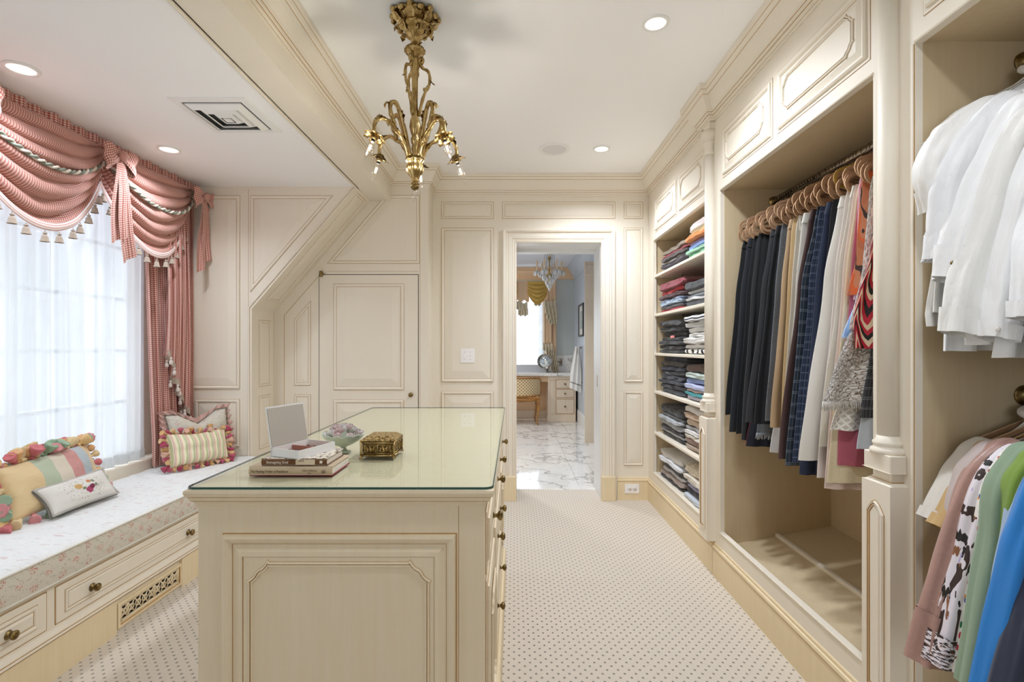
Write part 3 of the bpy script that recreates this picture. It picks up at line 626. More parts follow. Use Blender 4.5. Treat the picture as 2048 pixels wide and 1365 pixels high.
# cushion
n = NT('quilted_floral'); v = n.coords('UV'); s_ = n.sep(v)
w1 = n.noise(v, 26, 3, .6); w2 = n.noise(n.coords('UV', (1, 1.0, 1)), 60, 2)
basec = n.mix(w2, '#ECEDEC', '#DDDEDD')
dash = n.noise(n.coords('UV', (60, 14, 1)), 1, 2); dm = n.math('GREATER_THAN', dash, .64); dm2 = n.math('LESS_THAN', dash, .33)
c1 = n.mix(n.math('MULTIPLY', dm, .4), basec, '#C99A93'); c2 = n.mix(n.math('MULTIPLY', dm2, .3), c1, '#9FA8A4'); n.col(c2); n.set(Roughness=.9)
n.bump(n.math('ADD', n.math('MULTIPLY', dash, 1.0), w1), .6, .006); QUILT = n.m
def floral(name, bg='#DDD7CA', per=.115, fl_='#C27166', lf='#9DA087', sc2=1.0, cs='UV'):
    n = NT(name); v = n.coords(cs); s = n.sep(v)
    U = n.math('DIVIDE', s[0], per); V = n.math('DIVIDE', s[1], per*.62)
    def layer(du, dv, rr, thr, scale):
        a = n.math('SUBTRACT', n.math('FRACT', n.math('ADD', U, du)), .5); b = n.math('SUBTRACT', n.math('FRACT', n.math('ADD', V, dv)), .5)
        d = n.math('ADD', n.math('MULTIPLY', a, a), n.math('MULTIPLY', n.math('MULTIPLY', b, b), .55)); ins = n.math('LESS_THAN', d, rr)
        sp = n.math('LESS_THAN', n.vor(v, scale), thr); return n.math('MULTIPLY', ins, sp)
    fz = n.noise(v, 300, 2); base = n.mix(fz, bg, shade(bg, .93))
    wave = n.math('ABSOLUTE', n.math('SUBTRACT', n.math('FRACT', n.math('ADD', V, n.math('MULTIPLY', n.math('SINE', n.math('MULTIPLY', U, 2*pi)), .28))), .5))
    ring = n.math('LESS_THAN', n.math('ABSOLUTE', n.math('SUBTRACT', wave, .25)), .10)
    lfm = n.math('MULTIPLY', ring, n.math('LESS_THAN', n.vor(v, 170/sc2), .36))
    c = n.mix(n.math('MULTIPLY', lfm, .75), base, lf)
    c = n.mix(n.math('MULTIPLY', layer(0, .15, .022, .42, 190/sc2), .95), c, fl_); c = n.mix(n.math('MULTIPLY', layer(.5, .65, .018, .42, 190/sc2), .95), c, shade(fl_, 1.08))
    c = n.mix(n.math('MULTIPLY', layer(0, -.2, .02, .3, 210/sc2), .8), c, '#B08E86'); n.col(c); n.set(Roughness=.92); n.bump(fz, .2, .002); return n.m
FLOR = floral('floral_boxing')
CU = thing('seat_cushion', 'long white floral quilted cushion on the window seat', 'cushion', (-2.0, 1.9, .357))
def cush(a, b):
    y = lerp(-1.7, YA-.006, a); x = lerp(-2.2995, -1.708, b); e = min(b, 1-b)*2; h = .118*(1-(1-min(e*9, 1))**2*.12)
    z = .358+h+.0035*noise.noise(Vector((x*14, y*14, 0)))+.002*sin(y*55)*sin(x*50); return (x, y, z)
mb = MB(); mb.grid(cush, 300, 40, uvf=lambda a, b: (a*5.25, b*.58)); mb.build('quilted_top', QUILT, CU)
mb = MB(); mb.grid(lambda a, b: (-1.708+.006*sin(pi*b), lerp(-1.7, YA-.006, a), lerp(.358, .465, b)), 60, 8, uvf=lambda a, b: (a*5.25, b*.118)); mb.build('boxing_strip', FLOR, CU)
for z in (.466, .360):
    mb = MB(); mb.tube([(-1.706, lerp(-1.7, YA-.01, i/60), z) for i in range(61)], .0045, 8); mb.build('piping', fab('#E9E4D8'), CU)
# ================= WINDOW TREATMENT =================
def gingham(name, per=.0125, c0='#E6CABD', c1='#C48A7E', c2='#9C4F47', cs='UV'):
    n = NT(name); s = n.sep(n.coords(cs))
    a = n.math('GREATER_THAN', n.math('FRACT', n.math('DIVIDE', s[0], per)), .5); b = n.math('GREATER_THAN', n.math('FRACT', n.math('DIVIDE', s[1], per)), .5)
    t = n.math('MULTIPLY', n.math('ADD', a, b), .5); n.col(n.ramp(t, [(0, c0), (.4, c1), (.9, c2)], 'CONSTANT')); n.set(Roughness=.9)
    n.bump(n.noise(n.coords('UV'), 500, 2), .2, .002); n.p.inputs['Sheen Weight'].default_value = .15; return n.m
GING = gingham('red_gingham')
TRIM = fabric('pink_trim', '#EBDDD6', '#C79C92', 300); LACE_T = fabric('ivory_trim', '#C4B4A4', '#9C8A7A', 500)
XV = -2.235
def swag(parent, y0, y1, seed, top=2.352, sag=.50, endz=.20):
    def f(a, b):
        c = 4*a*(1-a); c = c**.95; zend = top-.015-endz*b; zmid = top-.02-sag*b
        q_ = b*6.2+.45*noise.noise(Vector((a*1.8, b*2.2, seed)))+.25*(a-.5)*sin(seed+b*9); fold = abs(sin(pi*q_))**.6
        z = lerp(zend, zmid, c) - .016*fold*c
        bulge = (.025+.05*c)*(.35+.65*sin(pi*min(b*1.02+.08, 1))) 
        x = XV+bulge+.036*fold*(.35+.65*c)+.005*noise.noise(Vector((a*9, b*9, seed)))
        if b < .05: x -= (.05-b)*.6
        y = lerp(y0, y1, a)
        return (x, y, min(z, HL-.004))
    mb = MB(); mb.grid(f, 56, 110, uvf=lambda a, b: (a*(y1-y0)*1.15+.12*b, b*1.05+.35*4*a*(1-a)*0)); s = mb.build('swag', GING, parent)
    ed = [Vector(f(i/60, 1.0)) for i in range(61)]
    mb = MB(); mb.grid(lambda a, b: tuple(Vector(f(a, 1.0))+Vector((.004+.004*sin(b*pi), 0, -.036*b))), 60, 4, uvf=lambda a, b: (a, b)); 
    n = MATS.get('striped_band')
    if not n:
        q = NT('striped_band'); sp = q.sep(q.coords('UV')); st = q.math('GREATER_THAN', q.math('FRACT', q.math('MULTIPLY', sp[1], 3.0)), .6); q.col(q.mix(st, '#F3E9E4', '#D9A9A4')); q.set(Roughness=.9); n = q.m
    mb.build('striped_band', n, parent)
    # bell tassels
    tot = 0; acc = [0]
    for p, q in zip(ed[:-1], ed[1:]): tot += (q-p).length; acc.append(tot)
    k = max(4, int(tot/.078))
    for i in range(k):
        d = (i+.5)*tot/k; j = max(x for x in range(61) if acc[x] <= d); p = ed[min(j, 60)]+Vector((.006, 0, -.038))
        mb = MB(); mb.tube([p, p+Vector((0, 0, -.012))], .002, 5)
        mb.lathe([(.002, -.010), (.008, -.012), (.008, -.018), (.0035, -.020), (.010, -.024), (.013, -.034), (.014, -.044), (.019, -.054)], p, 12, cap=False, flute=6, famp=.08); mb.build('bell_tassel', LACE_T, parent)
    # rope
    def tw(sg):
        pts = []
        for i in range(150):
            a = i/149; p = Vector(f(a, .50)); an = a*70+sg; pts.append(p+Vector((.016+.006*cos(an), 0, .006*sin(an))))
        return pts
    mb = MB(); mb.tube(tw(0), .0065, 6, 0); mb.tube(tw(pi), .0065, 6, 1); mb.build('twisted_cord', [fab('#8F9686'), fab('#F0E4D4')], parent)
def ribbon(mb, pts, ws, th=.0, dirv=Vector((0, 1, 0)), uvs=1):
    P_ = [Vector(p) for p in pts]; L = len(P_)-1
    acc = [0]
    for a, b in zip(P_[:-1], P_[1:]): acc.append(acc[-1]+(b-a).length)
    m = 8
    mb.grid(lambda a, b: tuple(P_[int(round(a*L))]+dirv*((b-.5)*ws[int(round(a*L))])+Vector((.006*sin(b*pi*3), 0, 0))), L, m, uvf=lambda a, b: (b*ws[int(round(a*L))], acc[int(round(a*L))]))
def bow(parent, y, z, tails, seed):
    x = XV+.115; mb = MB()
    for s in (-1, 1):
        pts = []; ws = []
        for i in range(21):
            t = i/20; a = t*2*pi; pts.append((x+.012+.030*sin(a/2)*(1 if t < .5 else 1)*cos(a*.5), y+s*.105*sin(a/2), z+.012*sin(a)-.03*sin(a/2))); ws.append(.03+.085*min(1, 1.4*sin(a/2)))
        ribbon(mb, pts, ws, dirv=Vector((0, .18*s, .98)))
    mb.build('bow_loop', GING, parent)
    mb = MB(); mb.ball((x+.025, y, z), .024, 12, 8, 0, 1, 1, 1.2); mb.build('bow_knot', GING, parent)
    for (dy, dz, wd, sx) in tails:
        mb = MB(); N = 14
        def f(a, b, dy=dy, dz=dz, wd=wd, sx=sx):
            w_ = lerp(.05, wd, min(a*1.8, 1)); end = dz*a - (.055*(1-abs(b*2-1)) if sx == 0 else .06*(b if sx > 0 else 1-b))*a
            return (x+.012+.010*sin(b*pi*2.5+seed)*a+.004*sin(a*7), y+dy*a+(b-.5)*w_, z-.015-end)
        mb.grid(f, N*2, 12, uvf=lambda a, b: (b*wd, a*dz)); mb.build('bow_tail', GING, parent)
VAL = thing('window_valance', 'red gingham swag valance with bows and bell tassels above the window', 'valance', (XV, 2.4, HL))
mb = MB(); mb.box(XW+.001, .3, HL-.12, XV-.01, YA-.012, HL-.004, 0); mb.build('valance_board', GING, VAL)
mb = MB(); mb.grid(lambda a, b: (XV+.035+.012*sin(a*260)+.006*sin(a*97), lerp(.3, YA-.015, a), HL-.003-.045*b), 500, 3, uvf=lambda a, b: (a*3.2, b*.05)); mb.build('gathered_heading', GING, VAL)
for i, (a, b) in enumerate(((.55, 1.27), (1.27, 1.99), (1.99, 2.735), (2.735, 3.475))): swag(VAL, a, b, i*3.1)
mb = MB(); mb.box(XV-.03, .3, HL-.02, XV+.03, YA-.01, HL-.005)
bow(VAL, 2.735, 2.262, [(-.02, .47, .115, 1), (.055, .56, .10, 1)], 1); bow(VAL, 3.475, 2.262, [(-.05, .53, .11, 1), (.03, .45, .10, 1)], 2)
bow(VAL, 1.99, 2.262, [(-.03, .50, .11, 1), (.05, .56, .10, 1)], 3); bow(VAL, 1.27, 2.262, [(-.03, .50, .11, 1), (.05, .56, .10, 1)], 4)
# side drape
DR = thing('gingham_drape', 'long red gingham drape hanging at the right side of the window', 'curtain', (-2.25, 3.33, .48))
def drf(a, b):
    ya = lerp(3.11, 3.185, min(b*1.1, 1)**1.6); y = lerp(ya, 3.545, a); z = lerp(2.25, .485, b)
    return (-2.262+.020*sin(a*40+.6*sin(b*3))+.010*sin(a*87+1)+.02*a, y, z)
mb = MB(); mb.grid(drf, 150, 50, uvf=lambda a, b: (a*.75, b*1.77)); mb.build('pleated_panel', GING, DR)
def jb(a, b):   # cascading leading edge, folded over the drape
    L_ = lerp(.0, 1.0, a); ztop = 2.15; zb = lerp(1.19, .66, a)+.05*abs(sin(a*pi*3)); z = lerp(ztop, zb, b)
    y = lerp(3.215, 3.46, a)+(.02*sin(b*3)); return (-2.205+.022*sin(a*30+b)+.008*sin(a*55), y, z)
mb = MB(); mb.grid(jb, 90, 36, uvf=lambda a, b: (a*.45, b*1.3)); mb.build('cascade_fold', GING, DR)
mb = MB(); mb.grid(lambda a, b: tuple(Vector(jb(a, 1))+Vector((.005, 0, .028-.04*b))), 90, 3); mb.build('lace_edging', LACE_T, DR)
TAS = fabric('ivory_tassel', '#EDE3DA', '#C9B9AE', 700)
for i in range(11):
    p = Vector(jb((i+.4)/11, 1))+Vector((.010, 0, -.012))
    mb = MB(); mb.lathe([(.002, 0), (.007, -.006), (.008, -.012), (.004, -.016), (.009, -.024), (.012, -.036), (.010, -.046), (.003, -.05)], p, 10, flute=5, famp=.08); mb.build('tassel', TAS, DR)
# sheers
n = NT('sheer_voile'); d = n.n('ShaderNodeBsdfDiffuse'); d.inputs[0].default_value = (.93, .95, .96, 1); tl = n.n('ShaderNodeBsdfTranslucent'); tl.inputs[0].default_value = (.43, .44, .45, 1)
tr = n.n('ShaderNodeBsdfTransparent'); m1 = n.n('ShaderNodeMixShader'); m1.inputs[0].default_value = .42; m2 = n.n('ShaderNodeMixShader')
n.l(d.outputs[0], m1.inputs[1]); n.l(tl.outputs[0], m1.inputs[2]); n.l(m1.outputs[0], m2.inputs[1]); n.l(tr.outputs[0], m2.inputs[2])
s_ = n.sep(n.coords('UV')); wv = n.noise(n.coords('UV', (7, .2, 1)), 6, 2); n.l(n.ramp(wv, [(.35, (.07, .07, .07, 1)), (.65, (.21, .21, .21, 1))]), m2.inputs[0]); n.l(m2.outputs[0], n.out.inputs[0]); SHEER = n.m
def sheer(y0, y1, label, k0):
    t = thing('sheer_curtain', label, 'curtain', (-2.33, (y0+y1)/2, .54), 'white sheer window curtains')
    W = y1-y0
    mb = MB(); mb.grid(lambda a, b: (-2.335+.016*sin(a*W*62+k0+.5*sin(a*W*17))+.007*sin(a*W*29+b), lerp(y0, y1, a), lerp(2.30, .54, b)), int(W*150), 10, uvf=lambda a, b: (a*W, b)); mb.build('voile', SHEER, t)
    mb = MB(); mb.grid(lambda a, b: (-2.331+.016*sin(a*W*62+k0+.5*sin(a*W*17))+.007*sin(a*W*29+1), lerp(y0, y1, a), lerp(.60, .5395, b)), int(W*150), 1, uvf=lambda a, b: (a*W, b)); mb.build('hem', SHEER, t)
sheer(2.22, 3.235, 'white sheer curtain panel next to the gingham drape', 0); sheer(.35, 2.27, 'white sheer curtain panel at the left edge behind the striped pillow', 2)
# ================= PILLOWS =================
def pillow(name, label, corners, th, mats, uvs=(1, 1), group='pillows on the window seat', dip=0, seed=0, pin=.06):
    BL, BR, TR, TL = [Vector(c) for c in corners]; n_ = (BR-BL).cross(TL-BL).normalized()
    cen = (BL+BR+TR+TL)/4; t = thing(name, label, 'pillow', tuple(cen), group)
    def base(a, b):
        # pinch edges inward between corners
        aa = a+(.5-a)*pin*4*b*(1-b)*abs(2*a-1)**2; bb = b+(.5-b)*pin*4*a*(1-a)*abs(2*b-1)**2
        p = (BL*(1-aa)+BR*aa)*(1-bb)+(TL*(1-aa)+TR*aa)*bb
        if dip: p = p-Vector((0, 0, 1))*dip*max(0, 1-abs(2*a-1)*1.6)*b*b
        return p
    def sf(sg):
        def f(a, b):
            h = (max(0, 4*a*(1-a))**.42)*(max(0, 4*b*(1-b))**.42)
            w_ = noise.noise(Vector((a*4, b*4, seed)))*.012*h
            return tuple(base(a, b)+n_*(sg*(th*h)+w_))
        return f
    mb = MB(); mb.grid(sf(1), 36, 26, 0, uvf=lambda a, b: (a*uvs[0], b*uvs[1])); mb.grid(sf(-1), 36, 26, 0, uvf=lambda a, b: (a*uvs[0], b*uvs[1]))
    mb.build('cover', mats, t)
    per = lambda k: base(*((k*4, 0) if k < .25 else (1, (k-.25)*4) if k < .5 else (1-(k-.5)*4, 1) if k < .75 else (0, 1-(k-.75)*4)))
    return t, per, n_
def tassels(t, per, n_, cols, count, size, ks=(0, 1), name='tassel', seed=1, out=.5):
    R = random.Random(seed); cen = WL[t.name]
    for i in range(count):
        k = lerp(ks[0], ks[1], (i+.5)/count); p = per(k % 1); d = (p-cen); d = (d-n_*d.dot(n_)).normalized(); d = (d*out+n_*R.uniform(-.25, .55)+Vector((R.uniform(-.2, .2), R.uniform(-.2, .2), R.uniform(-.2, .1)))).normalized()
        c = cols[i % len(cols)]; s = size*R.uniform(.85, 1.15); mb = MB()
        mb.lathe([(.05*s, 0), (.17*s, .07*s), (.20*s, .16*s), (.13*s, .25*s), (.11*s, .29*s), (.24*s, .42*s), (.34*s, .66*s), (.41*s, .90*s), (.42*s, 1.02*s), (.30*s, .98*s), (.02*s, .93*s)], p+n_*.004, 22, axis=d, flute=9, famp=.10); mb.build(name, fab(c), t)
def ruffle(t, per, n_, mat, wd, amp, freq, ks=(0, 1), name='ruffle', lift=0.0, uvk=3):
    cen = WL[t.name]; N = int(freq*8*(ks[1]-ks[0]))
    def f(a, b):
        k = lerp(ks[0], ks[1], a); p = per(k % .99999); d = (p-cen); d = (d-n_*d.dot(n_)).normalized()
        return tuple(p+d*(wd*b)+n_*(lift+amp*b*sin(a*(ks[1]-ks[0])*freq*2*pi)))
    mb = MB(); mb.grid(f, N, 5, uvf=lambda a, b: (a*uvk*(ks[1]-ks[0]), b*wd)); return mb.build(name, mat, t)
n = NT('pastel_stripes'); s_ = n.sep(n.coords('UV')); n.col(n.ramp(s_[0], [(0, '#DDC394'), (.30, '#B3BFA6'), (.455, '#D9CFBE'), (.60, '#CB8F8A'), (.745, '#B0BDC4'), (.875, '#DABD8C')], 'CONSTANT')); n.set(Roughness=.55); n.p.inputs['Sheen Weight'].default_value = .4; n.bump(n.noise(n.coords('UV'), 7, 3), .5, .01)
TAFF = n.m
t, per, nn = pillow('pillow', 'pastel wide-striped taffeta pillow edged with coloured knotted tassels at the left edge', [(-2.10, 2.13, .50), (-2.13, 2.66, .50), (-2.255, 2.68, .735), (-2.225, 2.16, .715)], .06, TAFF, seed=2)
LT = floral('lace_band', '#CFC6BA', .03, '#B9938B', '#93A08A')
ruffle(t, per, nn, LT, .045, .006, 30, (.75, 1.0), 'lace_band'); ruffle(t, per, nn, LT, .022, .006, 40, (.25, .75), 'lace_band')
cols = ['#E59A9C', '#9FBE9E', '#F1C98C', '#D9777C', '#F3D9A6', '#E8B27A', '#A8C4A6']
tassels(t, per, nn, cols, 17, .062, (.49, .76), 'knotted_tassel', 3, .35); tassels(t, per, nn, cols[::-1], 13, .06, (.5, .74), 'knotted_tassel', 8, 1.0)
tassels(t, per, nn, cols, 12, .062, (.75, 1.03), 'knotted_tassel', 5, .9); tassels(t, per, nn, cols, 5, .06, (.03, .22), 'knotted_tassel', 6, .8); tassels(t, per, nn, cols, 6, .045, (.26, .48), 'knotted_tassel', 7, .8)
# small embroidered pillow
n = NT('embroidered_linen'); v = n.coords('UV'); s_ = n.sep(v)
base = n.mix(n.noise(v, 500, 2), '#E6E3DE', '#D9D6D0')
def blob(cx, cy, r, asp=1.0, nz=.25, sc=22):
    dx = n.math('DIVIDE', n.math('SUBTRACT', s_[0], cx), asp); dy = n.math('SUBTRACT', s_[1], cy)
    d = n.math('SQRT', n.math('ADD', n.math('MULTIPLY', dx, dx), n.math('MULTIPLY', dy, dy)))
    return n.math('LESS_THAN', n.math('ADD', d, n.math('MULTIPLY', n.math('SUBTRACT', n.noise(v, sc*4, 3, .7), .5), nz*r*3)), r)
c = base
spr = n.math('MULTIPLY', blob(.19, .085, .075, 1.6, .3), n.math('LESS_THAN', n.vor(v, 95), .24)); c = n.mix(spr, c, '#8E967C')
spr = n.math('MULTIPLY', blob(.19, .085, .07, 1.5, .3), n.math('LESS_THAN', n.vor(n.coords('UV', (1, 1, 1), (0, 0, .5)), 120), .2)); c = n.mix(spr, c, '#B79A8E')
for cx, cy, r, cc in ((.205, .06, .017, '#A8476A'), (.222, .072, .012, '#7A2B4A'), (.165, .095, .016, '#C9A36A'), (.22, .105, .010, '#C98A62'), (.24, .10, .010, '#8E967C'), (.185, .075, .008, '#7E8A6C'), (.245, .075, .008, '#7E8A6C')): c = n.mix(blob(cx, cy, r, 1.1), c, cc)
n.col(c); n.set(Roughness=.85); n.bump(n.noise(v, 300, 2), .2, .002); EMB = n.m
t, per, nn = pillow('pillow', 'small white lumbar pillow with embroidered roses and grey cord edge', [(-2.025, 2.235, .492), (-2.02, 2.60, .492), (-2.105, 2.605, .615), (-2.11, 2.235, .605)], .042, EMB, (.38, .16), seed=5, pin=.09)
for o_ in (-.007, .007):
    mb = MB(); mb.tube([per(i/120 % .9999)+nn*o_ for i in range(120)], .0045, 6, closed=True); mb.build('piping', fab('#C9C4BC' if o_ > 0 else '#8F8B86'), t)
# floral pillow with gingham ruffle (behind)
PF = floral('floral_linen', '#D9D3C5', .10, '#C79C93', '#A2A594')
t, per, nn = pillow('pillow', 'large floral pillow with a gingham ruffle leaning into the corner', [(-2.155, 3.22, .50), (-1.955, 3.52, .50), (-2.00, 3.535, .815), (-2.215, 3.235, .80)], .075, PF, (.42, .34), dip=.075, seed=8)
ruffle(t, per, nn, gingham('ruffle_gingham', .010, '#EBDAD0', '#CFA49A', '#A8685F'), .045, .014, 34, (.26, 1.0)); ruffle(t, per, nn, fab('#8E8378'), .012, .008, 40, (.26, 1.0), 'frayed_edge', .006)
# striped pillow with tassels (front)
n = NT('green_stripes'); s_ = n.sep(n.coords('UV')); fr0 = n.math('FRACT', n.math('MULTIPLY', s_[0], 9.5)); c = n.ramp(fr0, [(0, '#E4DFB8'), (.14, '#B7BC88'), (.42, '#E9E3BE'), (.50, '#C98F9E'), (.62, '#E9DDB6'), (.70, '#DDA08A'), (.78, '#ECE4C4')], 'CONSTANT')
hz = n.math('GREATER_THAN', n.math('FRACT', n.math('MULTIPLY', s_[1], 30)), .5); n.col(n.mix(n.math('MULTIPLY', hz, .16), c, '#FFFFFF')); n.set(Roughness=.6); n.bump(n.noise(n.coords('UV'), 8, 2), .3, .008)
t, per, nn = pillow('pillow', 'green and pink striped pillow with raspberry and gold tassels in front of floral pillow', [(-2.075, 3.07, .50), (-1.90, 3.40, .50), (-1.955, 3.45, .69), (-2.14, 3.12, .70)], .06, n.m, (1, 1), dip=.012, seed=11)
cols = ['#C45A72', '#E6BE86', '#B3415C', '#DFAF72', '#E9B9A0']
tassels(t, per, nn, cols, 14, .038, (.5, .75), 'tassel', 21, .3); tassels(t, per, nn, cols, 13, .034, (0, .25), 'tassel', 22, .9); tassels(t, per, nn, cols, 8, .038, (.26, .49), 'tassel', 23, .8); tassels(t, per, nn, cols, 8, .038, (.76, .99), 'tassel', 24, .9)
ruffle(t, per, nn, fab('#DDB68E'), .012, .004, 50, (0, 1), 'braid_edge')
# ================= FOLDED SWEATERS =================
def sweater(y0, y1, zc, h, x0, x1, mat, seed, lift, nm, label, grp, slump=0, rot=0, extra=None):
    R = random.Random(seed); n1, n2 = 40, 18; ph = R.random()*6
    dx = R.uniform(-.012, .012); 
    def f(a, b):
        # a around the section, b along y
        t = a*2*pi; cs, sn = cos(t), sin(t); e = min(b, 1-b)*2; endk = (1-(1-min(e*4.5, 1))**2.4)**.5 if e < .222 else 1
        sx = (abs(cs)**.35)*(1 if cs > 0 else -1); sz = (abs(sn)**.6)*(1 if sn > 0 else -1)
        x = (x0+x1)/2+dx+(x1-x0)/2*sx*(.94+.06*endk)
        lobe = .5+.5*cos(sz*pi) if cs < 0 else 0       # crease of the double fold at the front
        x += .010*lobe*(-cs if cs < 0 else 0)
        z = zc+h/2+h/2*sz*max(endk, .12)
        y = lerp(y0, y1, b)
        n_ = noise.noise(Vector((y*7, x*3, seed*.37)))*.5+noise.noise(Vector((y*19, x*11, seed)))*.22
        z += n_*.018*min(1, (zc-lift)/.05+.15)*(1 if sz > -.9 else .8)
        x += .011*noise.noise(Vector((y*11, z*40, seed+3)))
        z -= slump*max(0, (b-.0))**2 if slump > 0 else -slump*0
        return (x, y, max(z, lift+.001))
    mb = MB(); mb.grid(f, n1, n2, closeu=True, uvf=lambda a, b: (a*.6, b*.4))
    W = n1; mb.f.append(list(range(W))); mb.m.append(0); mb.sm.append(True); mb.f.append([n2*W+i for i in range(W)]); mb.m.append(0); mb.sm.append(True)
    o = mb.build('sweater', mat, None)
    tag(o, label, 'sweater', grp); return o
def knit(name, c, c2, scale=140, bump=.8):
    n = NT(name); v = n.coords('UV'); d = n.vor(v, scale); n.col(n.ramp(d, [(.2, c2), (.6, c)])); n.set(Roughness=.95); n.bump(d, bump, .006); return n.m
def stripes(name, cs, freq, axis=1, th=.5, rough=.9):
    n = NT(name); s = n.sep(n.coords('UV')); k = n.math('GREATER_THAN', n.math('FRACT', n.math('MULTIPLY', s[axis], freq)), th); n.col(n.mix(k, cs[0], cs[1])); n.set(Roughness=rough); n.bump(n.noise(n.coords('UV'), 400, 2), .2, .002); return n.m
K_CREAM = knit('cream_cable_knit', '#E4DAC8', '#B8A78C', 90); K_GREY = fabric('marl_grey', '#B4B6B8', '#76797C', 260)
K_WHITE = knit('white_rib_knit', '#ECEAE6', '#CFCBC4', 160); NAVY_ST = stripes('navy_stripe_jersey', ('#EDEDED', '#1D2740'), 16, 0, .72); DOT = stripes('black_dash_jersey', ('#F0EFEC', '#1B1B1D'), 14, 1, .62)
DENIM = fabric('mottled_blue', '#A9BCE2', '#4E68A6', 30); PRT = fabric('blue_print_cotton', '#DCE4F0', '#4A6AA8', 60)
FARNAME = ['bottom', 'second lowest', 'third lowest', 'fourth lowest', 'fifth lowest', 'sixth lowest', 'seventh lowest', 'eighth lowest', 'ninth lowest']
SHN = ['bottom shelf', 'fifth shelf down', 'fourth shelf down', 'third shelf down', 'second shelf down', 'top shelf']
ST = {  # shelf: (far stack, near stack) each bottom->top : (colour name, material, thickness)
5: ([('near-black', '#26242C', .030), ('dark plum', '#3A2F3C', .026), ('ash grey', '#8D8983', .016), ('dark brown', '#4A3E3A', .028), ('dark red', '#8C1F28', .022), ('taupe', '#8F7F6C', .036)],
    [('leaf green', '#74C190', .026), ('mint', '#A9DCC0', .022), ('mid blue', '#7C97D0', .028), ('lavender', '#B0A8DC', .030), ('bright orange', '#F28C3A', .034), ('pale yellow', '#F3DFA6', .022), ('blush white', '#E9DEDC', .050)]),
4: ([('red', '#B21F2E', .022), ('charcoal', '#5C5A60', .022), ('pale blue', '#B4C8E0', .026), ('blue print', PRT, .018), ('maroon', '#4E1A20', .026), ('scarlet', '#C8202E', .034), ('dusty crimson', '#93303F', .060)],
    [('black', '#2A2B2E', .034), ('white', '#E4E5E6', .018), ('slate grey', '#74797C', .024), ('light grey', '#C9CDD0', .022), ('charcoal', '#2F3134', .055)]),
3: ([('black', '#17171A', .022), ('jet black', '#1C1B1F', .026), ('washed black', '#232227', .024), ('soft black', '#1A1A1E', .026), ('ink black', '#15151A', .030), ('matt black', '#1F1F24', .030), ('dark ink', '#202026', .036)],
    [('white black-dash', DOT, .028), ('white', '#ECEBE8', .026), ('cream ribbed', K_WHITE, .032), ('off-white', '#E3E1DC', .026), ('white jersey', '#EEEDEA', .030), ('pale grey', '#D5D5D3', .028), ('navy-striped white', NAVY_ST, .034)]),
2: ([('slate blue', '#45505F', .026), ('midnight navy', '#1A2030', .030), ('white-edged navy', '#232B3C', .020), ('dark navy', '#1B2230', .030), ('graphite', '#3A3E48', .022), ('navy cable', '#2C3850', .026), ('brown-black', '#3C3634', .026), ('deep navy', '#1E2636', .036)],
    [('lilac', '#CFC5D8', .026), ('teal', '#35A0A8', .020), ('blush', '#E2C6BC', .014), ('periwinkle', '#B9C0E2', .028), ('mottled denim blue', DENIM, .028), ('seafoam', '#C2D2CA', .028), ('chocolate', '#5A3F36', .040)]),
1: ([('charcoal', '#3E4044', .026), ('pearl grey', '#C6C9CC', .018), ('black', '#2B2B2E', .028), ('marl grey', K_GREY, .034), ('cloud grey', '#B9BEC4', .026), ('steel grey', '#8B8F94', .020), ('soft black', '#222226', .050)],
    [('fawn', '#B9A795', .026), ('brown', '#94786A', .030), ('cream', '#E6E0D4', .018), ('white', '#E8E7E6', .024), ('grey', '#A7A6A6', .016), ('sand', '#D0BEA9', .034), ('camel beige', '#C2A68C', .034), ('ivory', '#DEDAD4', .036)]),
0: ([('dark grey', '#3C3C3E', .012), ('mushroom', '#AC9B94', .036), ('silver grey', '#D2D2D3', .026), ('charcoal', '#3C3D44', .034), ('white', '#E6E8EC', .032), ('white knitted', K_WHITE, .040)],
    [('ice blue', '#D3DCE8', .024), ('black', '#222226', .036), ('lavender grey', '#A3A2C4', .018), ('white', '#EDECEA', .032), ('ivory', '#E8E0D2', .028), ('cream cable-knit', K_CREAM, .050)]),
}
for sh, (far, near) in ST.items():
    zb = SHZ[sh]
    for which, lst in (('far', far), ('near', near)):
        z = zb+.001; R = random.Random(sh*7+len(lst))
        ya, yb = (3.40, 3.93) if which == 'far' else (2.885, 3.37)
        if sh in (5,): ya, yb = (3.34, 3.93) if which == 'far' else (2.885, 3.30)
        for i, (cn, m, h) in enumerate(lst):
            h *= {5: 1.0, 4: 1.05, 3: 1.28, 2: 1.25, 1: 1.2, 0: 1.15}[sh]*R.uniform(.88, 1.12)
            mat = fab(m) if isinstance(m, str) else m
            j0, j1 = R.uniform(-.02, .02), R.uniform(-.025, .02); xi = R.uniform(-.016, .016)
            a, b = ya+j0*(.6), yb+j1
            if which == 'far': b = min(b, 3.965); a = max(a, 3.375 if sh != 5 else 3.33)
            else: a = max(a, 2.872); b = min(b, 3.365 if sh != 5 else 3.31)
            lab = '%s folded sweater, %s in the %s stack on the %s' % (cn, 'topmost' if i == len(lst)-1 else FARNAME[i], 'left' if which == 'far' else 'right', SHN[sh])
            sweater(a, b, z, h*1.06, 1.118+xi, 1.405, mat, sh*100+i*7+(50 if which == 'near' else 0), zb, 'sweater', lab, 'folded sweaters on the shelves')
            z += h
mb = MB(); p = P(1338, 671, 3.55); mb.box(1.103, 3.52, 1.30, 1.110, 3.60, 1.318, 0, .002); tag(mb.build('garment_tag', fab('#E8837C')), 'small coral tag between the black sweaters of the left stack', 'tag')
